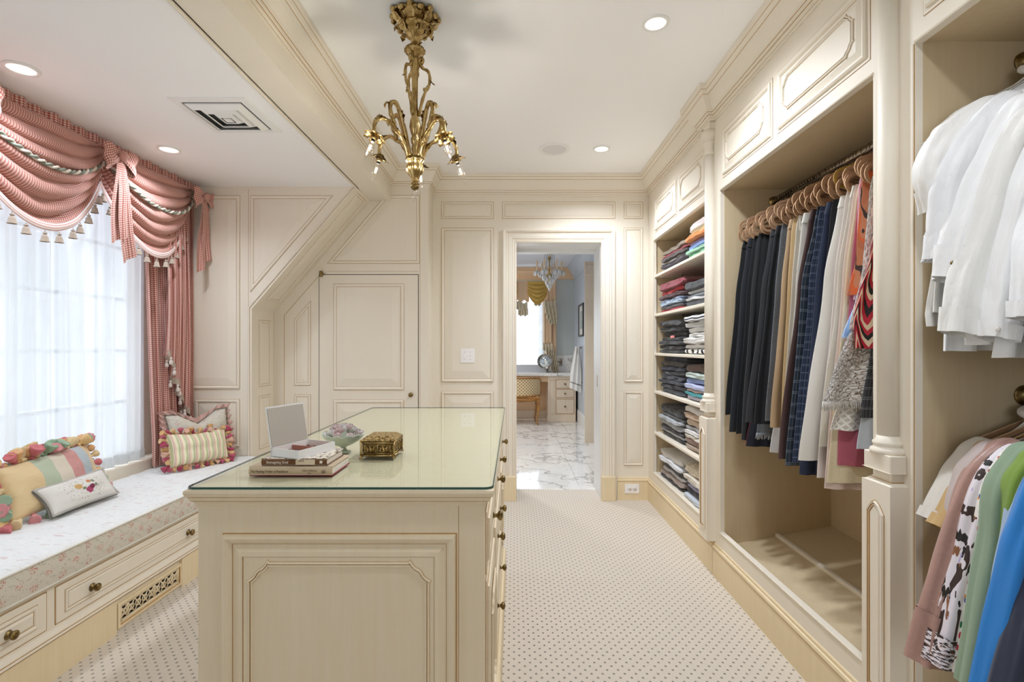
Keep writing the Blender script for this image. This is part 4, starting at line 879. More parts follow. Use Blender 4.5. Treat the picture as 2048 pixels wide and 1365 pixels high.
# ================= HANGERS AND HANGING CLOTHES =================
VELV = fabric('tan_velvet', '#B0875F', '#8A6542', 800, sheen=.6); VELV_E = fabric('velvet_edge', '#C9A27A', '#B8906A', 800); OLIVE = fabric('olive_velvet', '#B08A34', '#8A6A22', 800)
def hanger_mesh(parent, x, y, z, mats, drop, w_=.205, yaw=0):
    # z = rail centre; body hangs below
    zn = z-.055-drop; ph = []
    def pt(dx, dz): c, s = cos(yaw), sin(yaw); return (x+dx*c, y+dx*s, zn+dz)
    mb = MB(); hk = [(x+.017*cos(a), y, z+.001+.017*sin(a)) for a in [pi*(1.15-1.25*i/12)+0 for i in range(13)]]+[(x+.006, y, z-.022), pt(0, .012), pt(0, -.012)]
    mb.tube(hk, .0016, 6); mb.build('hook', STEEL, parent)
    R_ = .034; path = []
    # closed loop: shoulders sloping to round ends, straight bar
    path += [(0, 0), (.03, -.010), (.10, -.036), (w_-R_, -.062)]
    path += [(w_-R_+R_*sin(a), -.062-R_+R_*cos(a)) for a in [pi*i/8 for i in range(1, 8)]]
    path += [(w_-R_, -.062-2*R_), (.06, -.062-2*R_)]
    full = path+[(-a, b) for a, b in path[::-1][:-1]]
    mb = MB(); cl = [Vector(pt(a, b)) for a, b in full]; N = len(cl); t0, t1 = .0055, .0025
    rows = []
    for i in range(N):
        d = (cl[(i+1) % N]-cl[i-1]).normalized(); nn = Vector((-sin(yaw), cos(yaw), 0)); u = d.cross(nn).normalized()
        rows.append([cl[i]+u*t0+nn*t1, cl[i]+u*t0-nn*t1, cl[i]-u*t0-nn*t1, cl[i]-u*t0+nn*t1])
    vs = [p for r in rows for p in r]; fs = []; ms = []
    for i in range(N):
        j = (i+1) % N
        for k in range(4): fs.append((i*4+k, i*4+(k+1) % 4, j*4+(k+1) % 4, j*4+k)); ms.append(1 if k in (0, 2) else 0)
    mb.add(vs, fs, ms); mb.build('hanger_body', mats, parent)
def hanger(x, y, z, label, drop=0, olive=False, yaw=0, grp='velvet hangers on the trouser rail'):
    t = thing('clothes_hanger', label, 'hanger', (x, y, z), grp); hanger_mesh(t, x, y, z, [OLIVE, OLIVE] if olive else [VELV, VELV_E], drop, yaw=yaw); return t
def garment(name, label, cat, Y, prof, mat, th=.016, n=7, amp=.006, seed=0, cx=1.37, grp=None, sharp=False, yaw=0, holes=None, mats2=None):
    """prof: (z, xleft[, xright])"""
    tab = [(p[0], p[1], p[2] if len(p) > 2 else 2*cx-p[1]) for p in prof]; z0 = min(p[0] for p in tab); z1 = max(p[0] for p in tab)
    NV = max(10, int((z1-z0)*34)); NU = 64
    def f(a, b):
        z = lerp(z1, z0, b); xl, xr = interp(tab, z); t = a*2*pi; c = (xl+xr)/2; hw = (xr-xl)/2
        cs = cos(t); s_ = sin(t); x = c+hw*(abs(cs)**.75)*(1 if cs > 0 else -1)
        g = .35+.65*b; ph = (x-c)/hw*n
        w_ = (2*abs(((ph+seed*.31) % 2)-1)-1 if sharp else sin(ph*pi+seed))*amp*g + noise.noise(Vector((x*9, z*4, seed)))*.010*g
        y = Y+th*s_*(.5+.5*g)+w_+(x-cx)*sin(yaw)
        return (x, y, z+.004*noise.noise(Vector((x*20, seed, b)))*(1 if b > .97 else 0))
    mb = MB(); mb.grid(f, NU, NV, closeu=True, uvf=lambda a, b: ((a if a < .5 else 1-a)*2*(abs(tab[0][2]-tab[0][1])), b*(z1-z0)))
    mb.f.append(list(range(NU))); mb.m.append(0); mb.sm.append(True)
    return mb, f
def hang(name, label, cat, Y, prof, mat, grp='trousers and skirts on the far rail', parts=(), **k):
    mb, f = garment(name, label, cat, Y, prof, mat, **k)
    if parts:
        c = thing(name, label, cat, (1.37, Y, prof[0][0]), grp); mb.build('body', mat, c)
        for pn, fn, m in parts: q = MB(); fn(q, f); q.build(pn, m, c)
    else: c = tag(mb.build(name, mat), label, cat, grp)
    return c
def waist(q, f):   # waistband
    q.grid(lambda a, b: tuple(Vector(f(a, b*.045))+Vector((0, -.0025 if a > .5 else .0025, 0))), 64, 2, closeu=True)
def frayed(q, f):
    R = random.Random(4)
    for i in range(150):
        p = Vector(f(.5+.5*i/150, 1)); q.tube([p, p+Vector((R.uniform(-.008, .008), R.uniform(-.004, .004), -.022-R.random()*.01))], .0016, 3)
def loops(q, f):
    for a in (.56, .70, .85): p = Vector(f(a, .02)); q.box(p.x-.004, p.y-.006, p.z-.045, p.x+.004, p.y-.001, p.z+.004)
def plaid(name, bg, ln, sx=40, sz=12):
    n = NT(name); s = n.sep(n.coords('UV'))
    a = n.math('GREATER_THAN', n.math('FRACT', n.math('MULTIPLY', s[0], sx)), .72); b = n.math('GREATER_THAN', n.math('FRACT', n.math('MULTIPLY', s[1], sz)), .72)
    fine = n.math('GREATER_THAN', n.math('FRACT', n.math('MULTIPLY', s[1], 160)), .5); fine2 = n.math('GREATER_THAN', n.math('FRACT', n.math('MULTIPLY', s[0], 200)), .55)
    m = n.math('MAXIMUM', n.math('MULTIPLY', b, fine), n.math('MULTIPLY', a, fine2)); n.col(n.mix(n.math('MULTIPLY', m, .45), bg, ln)); n.set(Roughness=.85); return n.m
PLAID = plaid('navy_plaid', '#2C3852', '#8F9CB4', 60, 34); GLEN = plaid('grey_plaid', '#2E3947', '#9AA4B0', 34, 22); HERR = plaid('charcoal_herringbone', '#3A3D44', '#A8AAAE', 60, 30)
TWEED = fabric('grey_tweed', '#8B8F94', '#33363B', 330)
n = NT('boucle_lace'); v = n.coords('UV'); d1 = n.noise(v, 70, 3, .7); dv = n.n('ShaderNodeVectorMath', operation='ADD'); nz_ = n.n('ShaderNodeTexNoise'); nz_.inputs['Scale'].default_value = 60; n.l(v, nz_.inputs['Vector']); sc_v = n.n('ShaderNodeVectorMath', operation='SCALE'); sc_v.inputs['Scale'].default_value = .03; n.l(nz_.outputs['Color'], sc_v.inputs[0]); n.l(v, dv.inputs[0]); n.l(sc_v.outputs[0], dv.inputs[1]); d = n.vor(dv.outputs[0], 75, 'DISTANCE_TO_EDGE'); n.col(n.ramp(n.math('ADD', d, n.math('MULTIPLY', n.math('SUBTRACT', d1, .5), .25)), [(.0, '#6A564C'), (.05, '#CFC8C0'), (.14, '#EDEAE6')])); n.set(Roughness=.95); n.bump(d, 1, .012); BOUCLE = n.m
n = NT('white_lace'); v = n.coords('UV', (1, 1, 1), (0, 0, .785)); s_ = n.sep(v); a = n.math('ABSOLUTE', n.math('SUBTRACT', n.math('FRACT', n.math('MULTIPLY', s_[0], 60)), .5)); b = n.math('ABSOLUTE', n.math('SUBTRACT', n.math('FRACT', n.math('MULTIPLY', s_[1], 60)), .5)); m = n.math('MINIMUM', a, b); n.col(n.ramp(m, [(.0, '#F4F1EC'), (.14, '#F0ECE6'), (.2, '#C9C2B9')])); n.bump(m, -1, .006); n.set(Roughness=.9); QLACE = n.m
def zig(name, cols, sc_=(9, 7), wob=.3):
    n = NT(name); v = n.coords('UV'); s = n.sep(v)
    w_ = n.math('ABSOLUTE', n.math('SUBTRACT', n.math('FRACT', n.math('MULTIPLY', s[0], sc_[0])), .5)); nz = n.noise(v, 12, 1)
    t = n.math('FRACT', n.math('ADD', n.math('MULTIPLY', s[1], sc_[1]), n.math('ADD', n.math('MULTIPLY', w_, 1.6), n.math('MULTIPLY', nz, wob))))
    n.col(n.ramp(t, [(i/len(cols), c) for i, c in enumerate(cols)], 'CONSTANT')); n.set(Roughness=.6); return n.m
ZIG = zig('red_zigzag_print', ['#17161A', '#C0203A', '#E6D2B4', '#C0203A', '#17161A', '#E9D7BC', '#C0203A']); RUST = zig('rust_print', ['#B86A45', '#C07850', '#3A2620', '#C97F58', '#D8622A', '#B86A45'], (5, 5), 1.2)
PINKP = zig('pink_print', ['#E9A8C4', '#F2D8E2', '#E58FB4', '#F4E8EC'], (12, 9), .8); BLUEP = zig('pale_blue_print', ['#8FB4E8', '#B8D0F0', '#6E9BE0', '#D8E4F4', '#A8C8EE'], (6, 8), 1.4)
CROCH = knit('white_crochet', '#FAFAF8', '#C9D0D3', 70, 1.0)
SILK = fabric('cream_silk', '#E7DCC0', '#D6C8A4', 200, .4)
STR3 = stripes('navy_red_stripe_knit', ('#1B1D28', '#8C1F2E'), 6, 0, .75)
def T(xt, xb, yb, ztop=1.783, xtop=1.165, bulge=0, right=None, edge=None):
    """pixel columns of the left edge (top, bottom) and the bottom row -> Y and profile"""
    Y = xtop*1020/(xt-1028); xbm = (xb-1028)*Y/1020; zb = 1.24+(694-yb)*Y/1020
    hw = .37-.0
    pr = [(ztop, xtop+.012, 1.54), (ztop-.05, xtop, 1.56), (ztop-.30, lerp(xtop, xbm, .35)-bulge, 1.575), (zb, xbm, 1.59)]
    if edge: pr = [((694-y_)*Y/1020+1.24, (x_-1028)*Y/1020, 1.55) for x_, y_ in edge]
    if right: pr = [(a, b, min(c, right)) for a, b, c in pr]
    return Y, pr
TR = []
def H_(name, label, cat, xt, xb, yb, mat, **k):
    tk = {q: k.pop(q) for q in ('ztop', 'xtop', 'bulge', 'right', 'edge') if q in k}
    Y, pr = T(xt, xb, yb, **tk); TR.append(Y); m = fab(mat) if isinstance(mat, str) else mat
    return hang(name, label, cat, Y, pr, m, seed=len(TR)*1.7, **k)
wb = lambda m: (('waistband', waist, fab(m) if isinstance(m, str) else m),)
H_('trousers', 'black wide-leg trousers, the farthest garment on the rail', 'trousers', 1482, 1449, 829, '#14161B', n=9, parts=wb('#101216'))
H_('trousers', 'navy-black trousers second from the far end of the rail', 'trousers', 1493, 1458, 864, '#1B1F27', n=8, parts=wb('#171A21'))
H_('trousers', 'black trousers third from the far end of the rail', 'trousers', 1504, 1471, 868, '#16191E', n=10)
H_('skirt', 'black pleated skirt fourth from the far end of the rail', 'skirt', 1513, 1483, 880, '#18191D', n=16, sharp=True, amp=.008)
H_('skirt', 'navy knit skirt with red and white stripes at the hem', 'skirt', 1522, 1492, 893, STR3, n=6, edge=[(1558, 478), (1548, 600), (1520, 760), (1493, 893)])
H_('skirt', 'black tweed skirt with a frayed grey hem', 'skirt', 1531, 1515, 868, TWEED, n=5, edge=[(1568, 478), (1555, 600), (1530, 760), (1514, 866)], parts=(('frayed_hem', frayed, fab('#B9BDC2')),))
H_('trousers', 'charcoal trousers with flared hem in front of the striped knit', 'trousers', 1539, 1492, 845, '#232428', n=9, amp=.008, parts=wb('#1E1F23'))
H_('trousers', 'black trousers just behind the tan pair', 'trousers', 1548, 1506, 848, '#1A1B20', n=11, parts=wb('#15161A'))
H_('skirt', 'grey marl tweed skirt beside the tan trousers', 'skirt', 1560, 1530, 842, TWEED, n=5)
H_('skirt', 'pale grey long skirt showing below the tan trousers', 'skirt', 1566, 1540, 905, '#D6D4D4', n=5, edge=[(1596, 475), (1585, 600), (1560, 780), (1540, 905)])
H_('trousers', 'tan trousers between the black and the cream ones', 'trousers', 1574, 1540, 856, '#B79A76', n=9, parts=wb('#AE9270'))
H_('trousers', 'khaki chinos with a curved seam next to the tan pair', 'trousers', 1583, 1560, 884, '#C8AA7C', n=6)
H_('trousers', 'cream trousers with button at the waist', 'trousers', 1592, 1564, 872, '#DDD6C8', n=7, parts=(('belt_loops', loops, fab('#C8C2B4')),))
H_('trousers', 'off-white cotton trousers with high waistband before the brown ones', 'trousers', 1603, 1570, 880, '#DCD9CF', n=5, parts=wb('#D2CFC6'))
H_('trousers', 'dark brown trousers, the only brown pair on the rail', 'trousers', 1616, 1554, 917, '#4B332F', n=9, parts=wb('#45302C'))
H_('skirt', 'long blue-grey glen plaid skirt', 'skirt', 1628, 1569, 931, GLEN, n=5, bulge=.01)
H_('trousers', 'navy checked trousers with fine white lines', 'trousers', 1636, 1586, 925, PLAID, n=7)
H_('trousers', 'bright navy trousers left of the white pair', 'trousers', 1648, 1600, 950, '#222D48', n=9, parts=wb('#1E2740'))
H_('skirt', 'black skirt whose hem hangs below the white trousers', 'skirt', 1661, 1632, 950, '#191B22', n=6)
H_('trousers', 'long cream trousers flowing down to the left, widest of the light ones', 'trousers', 1675, 1599, 921, '#E7E3DB', n=6, amp=.010, xtop=1.165, parts=wb('#DFDAD1'))
H_('trousers', 'blush white trousers right of the long cream pair', 'trousers', 1688, 1632, 955, '#E4D9D2', n=6, ztop=1.80)
H_('trousers', 'ivory trousers with wide waistband in the middle of the light clothes', 'trousers', 1698, 1637, 893, '#EBE6D8', n=6, ztop=1.80, parts=wb('#E3DDCE'))
H_('dress', 'long blush dress with the lowest hem on the rail', 'dress', 1706, 1650, 978, '#E5CFC6', n=6, ztop=1.80)
H_('skirt', 'cream silk skirt shimmering above the blush hem', 'skirt', 1712, 1656, 966, SILK, n=7, amp=.004, ztop=1.8)
H_('skirt', 'plain rose pink pencil skirt', 'skirt', 1717, 1676, 931, '#BF6478', n=3, ztop=1.8)
H_('skirt', 'white diamond-lace skirt above the pink one', 'skirt', 1721, 1658, 860, QLACE, n=6, amp=.008, edge=[(1762, 370), (1748, 600), (1716, 700), (1682, 790), (1658, 860)])
H_('top', 'pink and white printed top beside the rust scarf top', 'top', 1716, 1703, 600, PINKP, n=7, ztop=1.835)
H_('top', 'rust and black printed top', 'top', 1722, 1694, 590, RUST, n=5, ztop=1.83)
H_('skirt', 'pale blue swirl printed short skirt', 'skirt', 1727, 1683, 676, BLUEP, n=4, edge=[(1760, 370), (1752, 480), (1722, 590), (1697, 635), (1683, 676)])
H_('skirt', 'cream boucle lace skirt with brown outlines and frayed hem', 'skirt', 1733, 1642, 803, BOUCLE, n=5, amp=.010, edge=[(1765, 370), (1755, 560), (1712, 640), (1685, 690), (1662, 750), (1642, 803)], parts=(('frayed_hem', frayed, fab('#E8E3DC')),))
H_('skirt', 'white crochet skirt strip in front of the rust top', 'skirt', 1738, 1697, 660, CROCH, n=5, ztop=1.80)
H_('skirt', 'pale blue cotton skirt below the herringbone one', 'skirt', 1741, 1715, 899, '#CDD6E2', n=5, edge=[(1775, 375), (1768, 600), (1740, 740), (1715, 899)])
H_('skirt', 'charcoal herringbone wool skirt near the large column', 'skirt', 1744, 1720, 836, HERR, n=4, edge=[(1780, 370), (1772, 600), (1742, 700), (1721, 836)])
H_('dress', 'red, black and cream zigzag printed top nearest the large column', 'top', 1748, 1706, 695, ZIG, n=7, amp=.012, edge=[(1762, 370), (1746, 450), (1736, 520), (1714, 585), (1702, 640), (1706, 697)])
# hangers along the far rail
R = random.Random(12); ys = sorted(TR, reverse=True); k = 0; allY = []
y = 2.66
while y > 1.585:
    allY.append(y); y -= R.uniform(.017, .030)
for i, y in enumerate(allY):
    drop = (.035, .0, .02, .045)[i % 4] if y > 2.2 else (0, .03, .012, .04)[i % 4]; olive = i in (len(allY)-2, len(allY)-12)
    hanger(1.37, y, 2.005, 'olive gold velvet hanger, %s' % ('the one nearest the column' if i == len(allY)-2 else 'among the tan ones above the navy trousers') if olive else 'tan velvet hanger, %s of the trouser rail' % (['at the far end', 'second', 'third', 'fourth', 'fifth', 'sixth', 'seventh', 'eighth', 'ninth', 'tenth'][i]+('' if i == 0 else ' from the far end') if i < 10 else ['nearest the large column, first', 'second from the near end', 'third from the near end', 'fourth from the near end', 'fifth from the near end', 'sixth from the near end', 'seventh from the near end', 'eighth from the near end'][len(allY)-1-i] if len(allY)-1-i < 8 else 'with rounded loop ends, in the crowded middle'), drop, olive, yaw=R.uniform(-.10, .10))
# ================= NEAR CABINET: BLOUSES AND SHIRTS =================
def limb(pts, Y, seed=0, ry=.032, wr=.006, n1=30, n2=44, flare=0):
    """pts: (xpx, ypx, rpx) at depth Y -> wrinkled sleeve tube"""
    Q = [((x-1028)*Y/1020, 1.24+(694-y)*Y/1020, r*Y/1020) for x, y, r in pts]; S = len(Q)-1
    def at(t):
        u = min(t*S, S-1e-6); i = int(u); f = u-i; p0 = Q[max(i-1, 0)]; p1 = Q[i]; p2 = Q[i+1]; p3 = Q[min(i+2, S)]
        return tuple(.5*((2*b)+(-a+c)*f+(2*a-5*b+4*c-d)*f*f+(-a+3*b-3*c+d)*f**3) for a, b, c, d in zip(p0, p1, p2, p3))
    def f(a, b):
        x, z, r = at(b); x2, z2, _ = at(min(b+.01, 1)); x1, z1, _ = at(max(b-.01, 0)); dx, dz = x2-x1, z2-z1; l = math.hypot(dx, dz) or 1
        nx, nz = -dz/l, dx/l; t = a*2*pi; r *= sqrt(max(0.02, 1-(1-min(b/.12, 1))**2)); ry_ = ry*sqrt(max(0.02, 1-(1-min(b/.16, 1))**2)); w_ = 1+.11*sin(t*5+seed+b*1.5)+.05*sin(t*9-b*3+seed)+.13*noise.noise(Vector((cos(t)*1.8, b*2.5+seed, sin(t)*1.8)))+.04*sin(b*22+2.5*sin(t+seed))*sin(pi*b)
        return (x+nx*r*cos(t)*w_, Y+ry_*sin(t)*w_+wr*sin(b*4+seed), z+nz*r*cos(t)*w_)
    mb = MB(); mb.grid(f, n1, n2, closeu=True, uvf=lambda a, b: (abs(a*2-1)*.25, b*.6)); mb.f.append(list(range(n1))); mb.m.append(0); mb.sm.append(True)
    return mb, f
def cuffed(parent, f, mat, name='cuff', k=.93, s=1.12, button=None, frill=False):
    mb = MB(); c = lambda b: sum((Vector(f(i/12, b)) for i in range(12)), Vector())/12
    def g(a, b):
        bb = lerp(k, 1.0, b); p = Vector(f(a, bb)); cc = c(bb); q = cc+(p-cc)*(s+(.25*b if frill else 0)+(.10*sin(a*2*pi*11)*b if frill else 0)); return tuple(q)
    mb.grid(g, 44 if frill else 30, 5, closeu=True); mb.build(name, mat, parent)
    if button:
        p = Vector(g(.62, .5)); mb = MB(); mb.lathe([(.006, 0), (.006, .002), (.002, .003)], p+Vector((0, -.004, 0)), 10, axis=(0, -1, 0)); mb.build('button', button, parent)
def crinkle(name, c):
    n = NT(name); v = n.coords('Object', (1.6, 1.6, .7)); a = n.noise(v, 11, 3, .55); r = n.math('ABSOLUTE', n.math('SUBTRACT', a, .5)); b = n.noise(v, 700, 1); n.col(c); n.set(Roughness=.85); n.p.inputs['Sheen Weight'].default_value = .2
    n.bump(n.math('ADD', n.math('MULTIPLY', r, 2.2), n.math('MULTIPLY', b, .03)), .36, .014); return n.m
WH = {k: crinkle('white_cotton_%d' % k, c) for k, c in enumerate(('#F0EFEC', '#E9E8E4', '#F3F3F3', '#ECEDEF'))}
def shirt(name, label, cat, Y, zneck, body, mat, sleeve=None, cuff=None, grp='', seed=0, extra=(), th=.02):
    """body: list of (xpx, ypx) of the left edge at depth Y; the neck sits under the rail at x=1.385"""
    t = thing(name, label, cat, (1.385, Y, zneck), grp)
    pr = [(zneck, 1.345, 1.425)]+[(1.24+(694-y)*Y/1020, (x-1028)*Y/1020, 1.60) for x, y in body]
    pr = [pr[0], (zneck-.02, 1.32, 1.45)]+pr[1:]
    mb, f = garment(name, label, cat, Y, pr, mat, th=th, n=7, amp=.014, seed=seed, cx=1.385); mb.build('body', mat, t)
    if sleeve:
        (ax_, ay_, ar_), (bx_, by_, br_) = sleeve[:2]; sleeve = [(ax_+(ax_-bx_)*.75, ay_+(ay_-by_)*.45, ar_*.42)]+sleeve
        ms, fs = limb(sleeve, Y-.012, seed); ms.build('sleeve', mat, t)
        if cuff: cuffed(t, fs, cuff.get('m', mat), button=cuff.get('b'), frill=cuff.get('f', False), k=cuff.get('k', .93))
    mb = MB(); mb.tube([(1.385+.05*cos(a), Y+.022*sin(a), zneck+.012+.012*sin(a)) for a in [2*pi*i/20 for i in range(20)]], .011, 8, closed=True); mb.build('collar', mat, t)
    mb = MB(); zr = 2.012 if zneck > 1.4 else 1.108
    mb.tube([(1.385+.017*cos(a), Y, zr+.001+.017*sin(a)) for a in [pi*(1.15-1.25*i/10) for i in range(11)]]+[(1.391, Y, zr-.024), (1.385, Y, zneck)], .0016, 6); mb.build('hook', STEEL, t)
    return t
GW = 'white blouses on the upper rail'; GOLDB = KNOB; PEARL = flat('pearl', '#EFEAE4', .2)
shirt('blouse', 'sheer off-white blouse with crocheted band, farthest on the upper rail', 'blouse', 1.335, 1.955, [(1985, 190), (1900, 240), (1868, 300), (1880, 360), (1868, 440), (1862, 520), (1842, 640), (1845, 652)], WH[1], [(1950, 225, 22), (1895, 268, 22), (1872, 292, 14)], dict(f=True, k=.9), GW, 1)
shirt('blouse', 'white blouse with gathered short puff sleeve at the left', 'blouse', 1.305, 1.955, [(1990, 200), (1925, 260), (1880, 330), (1878, 420), (1866, 520), (1855, 625)], WH[0], [(1965, 225, 26), (1900, 275, 30), (1862, 315, 24), (1850, 360, 17), (1868, 420, 12)], dict(f=True, k=.86), GW, 2)
shirt('blouse', 'white cotton blouse with ruffled sleeve ending in a crochet trim', 'blouse', 1.275, 1.955, [(2000, 200), (1950, 260), (1912, 330), (1905, 440), (1893, 560), (1885, 702)], WH[3], [(1990, 220, 22), (1935, 290, 30), (1900, 360, 32), (1885, 440, 26), (1880, 520, 18)], dict(f=True, k=.86), GW, 3)
shirt('blouse', 'white blouse with open cuff fastened by a gold button', 'blouse', 1.24, 1.955, [(2020, 205), (1985, 260), (1955, 340), (1940, 460), (1925, 600), (1905, 672)], WH[2], [(2025, 225, 22), (1985, 300, 28), (1955, 380, 34), (1930, 470, 38), (1905, 560, 26)], dict(k=.86, b=GOLDB), GW, 4)
shirt('blouse', 'ivory blouse with soft pleated sleeve behind the nearest shirt', 'blouse', 1.205, 1.955, [(2040, 210), (2015, 280), (1990, 360), (1965, 500), (1935, 640), (1940, 690)], WH[1], [(2050, 240, 22), (2010, 330, 30), (1985, 440, 36), (1950, 560, 44), (1925, 670, 34)], dict(k=.9), GW, 5)
shirt('shirt', 'crisp white shirt with pearl cuff button, nearest on the upper rail', 'shirt', 1.165, 1.95, [(2075, 230), (2055, 320), (2035, 450), (2020, 580), (1985, 716)], WH[2], [(2085, 300, 30), (2062, 400, 42), (2035, 520, 44), (2008, 620, 38), (1992, 680, 30)], dict(k=.88, b=PEARL), GW, 6)
shirt('shirt', 'plain white shirt cut off by the right edge of the view', 'shirt', 1.10, 1.95, [(2150, 260), (2130, 400), (2090, 560), (2046, 732)], WH[3], [(2160, 330, 40), (2110, 430, 56), (2080, 540, 50), (2062, 640, 34)], dict(k=.9), GW, 7)
GC = 'coloured shirts on the lower rail'
def rag(name, bg, cols, sc_=16):
    n = NT(name); v = n.coords('UV'); c = bg
    for i, (cc, th) in enumerate(cols):
        f = n.noise(n.coords('UV', (1, 1, 1), (0, 0, i*1.1+.3)), sc_+i*5, 2, .5); c = n.mix(n.math('GREATER_THAN', f, th), c, cc)
    n.col(c); n.set(Roughness=.6); return n.m
FLR = rag('black_brown_floral', '#E6DFE6', [('#3A2A24', .53), ('#8A5A38', .63), ('#1C1816', .60), ('#B9AEDC', .70)], 13)
def stars(name):
    n = NT(name); v = n.coords('UV'); d = n.vor(v, 62); cc = n.vor(v, 62, 'F1', 'Color'); s = n.sep(cc); col = n.ramp(s[0], [(0, '#C8283C'), (.3, '#2E7A4A'), (.5, '#2C4A9A'), (.7, '#D98A2A'), (.85, '#B8303A')], 'CONSTANT')
    n.col(n.mix(n.math('LESS_THAN', d, .34), '#EEEAE2', col)); n.set(Roughness=.8); return n.m
STAR = stars('star_print')
SATIN = fabric('mauve_satin', '#B38C80', '#A67F74', 100, .38, .5)
low = [
 ('white ribbed short-sleeved knit top, first on the lower rail', '#E6E0D6', [(1945, 905, 16), (1908, 965, 20), (1868, 1045, 24)], [(1975, 890), (1930, 925), (1935, 1050), (1940, 1365)], dict(k=.9)),
 ('tan short-sleeved top half hidden by the white knit', '#CDAA74', [(1962, 915, 14), (1922, 985, 18), (1882, 1058, 22)], [(1985, 895), (1950, 930), (1950, 1100), (1955, 1365)], dict(k=.88)),
 ('pale taupe blouse with a seam at the upper sleeve', '#C9B9B4', [(1975, 905, 18), (1938, 950, 22), (1922, 1010, 24), (1920, 1110, 24)], [(1990, 895), (1955, 930), (1950, 1100), (1955, 1365)], None),
 ('mauve satin blouse with a long sleeve and wide cuff', SATIN, [(1992, 905, 18), (1948, 965, 24), (1915, 1070, 27), (1880, 1200, 27), (1848, 1325, 26)], [(2005, 900), (1970, 935), (1965, 1100), (1960, 1365)], dict(k=.84)),
 ('black, brown and white floral blouse', FLR, [(2010, 915, 16), (1972, 975, 20), (1948, 1080, 25), (1918, 1200, 28), (1885, 1330, 28)], [(2020, 910), (1990, 945), (1985, 1100), (1975, 1365)], dict(k=.9)),
 ('white shirt printed with small coloured stars', STAR, [(2025, 920, 10), (1992, 985, 12), (1972, 1090, 14), (1950, 1220, 16), (1922, 1350, 18)], [(2030, 915), (2000, 955), (1995, 1100), (1985, 1365)], None),
 ('sage green shirt with a seamed shoulder', '#8FA68A', [(2045, 915, 18), (2005, 975, 22), (1990, 1080, 24), (1968, 1220, 28), (1945, 1370, 30)], [(2045, 915), (2020, 955), (2015, 1100), (2005, 1365)], None),
 ('lime green top between the sage and blue ones', '#7FA03C', [(2066, 925, 20), (2032, 975, 22), (2024, 1060, 20), (2010, 1180, 22)], [(2060, 920), (2040, 955), (2040, 1100), (2030, 1365)], None),
 ('light blue striped shirt left of the bright blue one', '#A9C0DE', [(2075, 945, 12), (2048, 1010, 14), (2030, 1110, 14), (2008, 1250, 14), (1985, 1380, 14)], [(2070, 940), (2060, 1000), (2050, 1100), (2040, 1365)], None),
 ('bright cobalt blue blouse', '#2A86D8', [(2090, 960, 20), (2062, 1040, 26), (2040, 1130, 30), (2015, 1260, 34), (1985, 1400, 38)], [(2090, 960), (2078, 1040), (2070, 1200), (2060, 1400)], None),
 ('dark navy jacket cut off by the bottom right corner', '#2B3147', [(2120, 1080, 24), (2090, 1160, 30), (2062, 1260, 38), (2030, 1400, 46)], [(2110, 1060), (2100, 1160), (2090, 1400)], None),
]
for i, (lb, m, sl, bd, cf) in enumerate(low):
    m = fab(m) if isinstance(m, str) else m
    shirt('shirt', lb, 'shirt', 1.335-i*.034, 1.052, bd, m, sl, cf, GC, i*1.3, th=.014)
for i, y in enumerate((1.352, 1.318)):
    hanger(1.385, y, 1.108, 'tan velvet hanger %s on the lower rail of the right cabinet' % ('at the far end' if i == 0 else 'second from the far end'), 0, False, .05, grp='hangers of the right cabinet')
# ================= CHANDELIER =================
CX, CY = -.412, 2.12
CH = thing('chandelier', 'antique brass chandelier with scrolled arms and bare candle bulbs', 'chandelier', (CX, CY, H))
def leaf(mb, p, d, up, L, W, curl=.5, mi=0, segs=8, rip=3):
    """acanthus leaf: starts at p, grows along d, curls towards up"""
    d = Vector(d).normalized(); up = Vector(up).normalized(); s = d.cross(up).normalized()
    K_ = curl*2.2
    def f(a, b):
        t = b; ang = K_*t; c = p+d*(L*sin(ang)/K_)+up*(L*(1-cos(ang))/K_)
        w_ = W*(sin(pi*min(t*.86+.08, 1)))**.8*(1+.28*sin(t*pi*2*rip)); x = a*2-1
        nrm = (up*cos(ang)-d*sin(ang)); return tuple(c+s*(x*w_)+nrm*(-.35*w_*(1-x*x)+.12*w_*cos(x*9)))
    mb.grid(f, 6, segs*2, mi)
BR = BRASS
f = lambda r, z: (r, z)
mb = MB(); mb.lathe([(.012, -.118), (.017, -.112), (.014, -.104), (.024, -.095), (.040, -.072), (.046, -.050), (.060, -.034), (.078, -.020), (.088, -.010), (.086, -.001)], (CX, CY, H), 48, flute=12, famp=.07); cano = mb.build('canopy', BR, CH)
mb = MB()
